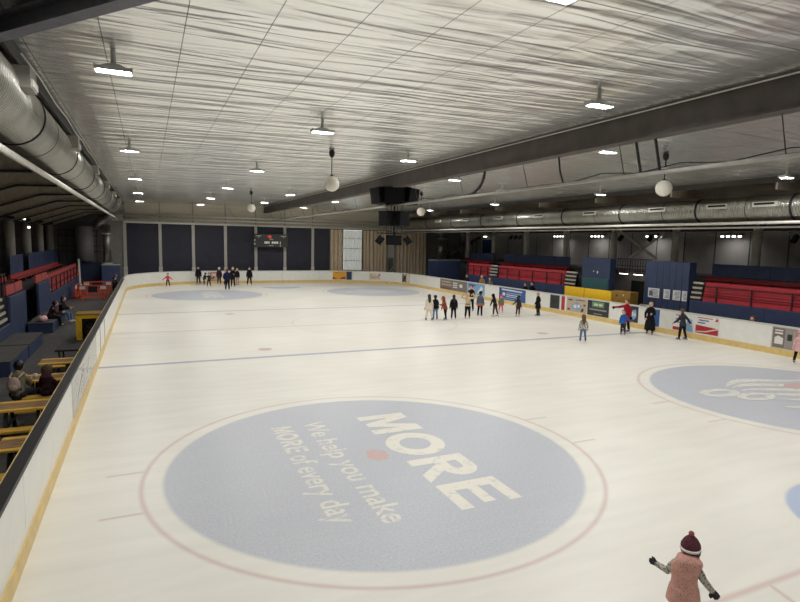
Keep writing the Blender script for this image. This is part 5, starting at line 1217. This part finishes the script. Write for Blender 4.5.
def barrier(x, y, L, rz, lab):
    t = empty('crowd_barrier', (x, y, .05), lab, 'barrier', 'orange plastic barriers', rz=rz)
    def bb(nm, m, boxes):
        m1 = MB()
        for a, b_ in boxes: m1.b2(a, b_)
        o = bpy.data.objects.new(nm, m1.mesh(nm, m)); C.objects.link(o); o.parent = t; return o
    h = L/2; sl = []
    sl += [((-h, -.03, .92), (h, .03, 1.0)), ((-h, -.03, .14), (h, .03, .24)), ((-h, -.03, .14), (-h+.09, .03, 1.0)), ((h-.09, -.03, .14), (h, .03, 1.0)), ((-h, -.028, .66), (h, .028, .72))]
    n = int(L/.16)
    for k in range(1, n): sl.append(((-h+k*L/n-.03, -.025, .2), (-h+k*L/n+.03, .025, .95)))
    bb('slatted_frame', ORNG, sl)
    for q in (-1, 1): bb('reflector_board', WHITEP, [((q*(h-.4), -.04, .72), (q*(h-.05), .04, .93))])
    bb('label_board', BLACK, [((-.28, -.04, .5), (.28, .04, .93))])
    for s in (-1, 1): bb('foot', ORNG, [((s*h*.75-.06, -.28, 0), (s*h*.75+.06, .28, .14))])
barrier(-3.5, 44.0, 1.72, 0, 'orange slatted barrier standing across the left walkway')
barrier(-3.45, 47.6, 1.9, .06, 'second orange slatted barrier close behind the first')
barrier(-4.5, 45.2, 1.6, math.radians(80), 'orange slatted barrier turned along the low blue wall')
panel('corner_box', (-2.3, 56.6, .05), (-3.75, 57.9, 1.84), BLUEF, 'pale topped blue box in the far left corner', 'box', WHITEP)
panel('corner_wall', (-3.85, 58.6, .05), (-6.6, 58.75, 2.0), BLUEW, 'dark blue wall across the far left corner', 'wall')
o = MB().bar((-4.9, 50.4, 2.6), (-4.6, 48.0, .05), .12, .05).build('leaning_board', COLM, origin=(-4.7, 49, .05)); tag(o, 'pale narrow board leaning at the end of the left seats', 'board')
t = empty('corner_rail', (-6, 58.3, 2.0), 'black railings in front of the far left wall', 'railing')
m1 = MB()
for z in (3.0, 3.5, 4.4, 4.9): m1.b2((-7.2, 58.2, z), (-3.9, 58.24, z+.05))
for k in range(6): m1.b2((-7.2+k*.6, 58.2, 2.0), (-7.15+k*.6, 58.25, 4.9))
m1.build('rail', BLACK, t)
for k, (y, z, lab) in enumerate(((47.5, 5.0, 'small bright lamp between the left columns'), (46.0, 5.55, 'small spot lamp on the rail above the left columns'))):
    t = empty('spot_lamp', (-7.6, y, z), lab, 'lamp'); MB().box((-7.6, y, z), (.16, .34, .16)).build('housing', BLACK, t); MB().box((-7.6, y-.18, z-.04), (.14, .03, .12)).build('lens', LIGHTW, t); MB().cyl((-7.6, y, z), (-7.6, y, z+.3), .02, 6).build('bracket', STEELD, t)
o = MB().b2((-8.05, 36, 5.3), (-7.75, 59.4, 5.42)).build('lighting_rail', STEELD, origin=(-7.9, 48, 5.3)); tag(o, 'dark rail linking the tops of the left columns', 'rail')
mb = MB()
for y in (54.5, 55.9): mb.b2((-12.98, y, 1.8), (-12.9, y+.7, 4.6))
struct('doorway_light_strips', mb, mat('doorway_light_peach', (190, 150, 124), rough=.7), 'peach strips painted as the light of a doorway on the left back wall')  # light of a doorway put into flat peach colour; the strips do not glow
#@@CAMERA
# ------------------------------------------------------------------ camera, world, exposure
cd = bpy.data.cameras.new('camera'); cam = bpy.data.objects.new('camera', cd); C.objects.link(cam)
F = V(.4100569, .90594342, -.10545078).normalized(); Rr = V(.91172205, -.41030291, .02035728).normalized(); U = Rr.cross(F)
M3 = Matrix((Rr, U, -F)).transposed()
cam.matrix_world = Matrix.Translation((0, 0, 4.4788)) @ M3.to_4x4()
cd.sensor_width = 36; cd.lens = 559.4712/800*36; cd.clip_start = .05; cd.clip_end = 300
sc = bpy.context.scene; sc.camera = cam
w = bpy.data.worlds.new('world'); sc.world = w; w.use_nodes = True
w.node_tree.nodes['Background'].inputs[0].default_value = (.5, .48, .45, 1); w.node_tree.nodes['Background'].inputs[1].default_value = .03
vs_ = sc.view_settings; vs_.view_transform = 'Standard'; vs_.look = 'None'; vs_.gamma = 1; vs_.exposure = 0; vs_.use_curve_mapping = False
sc.cycles.use_denoising = True
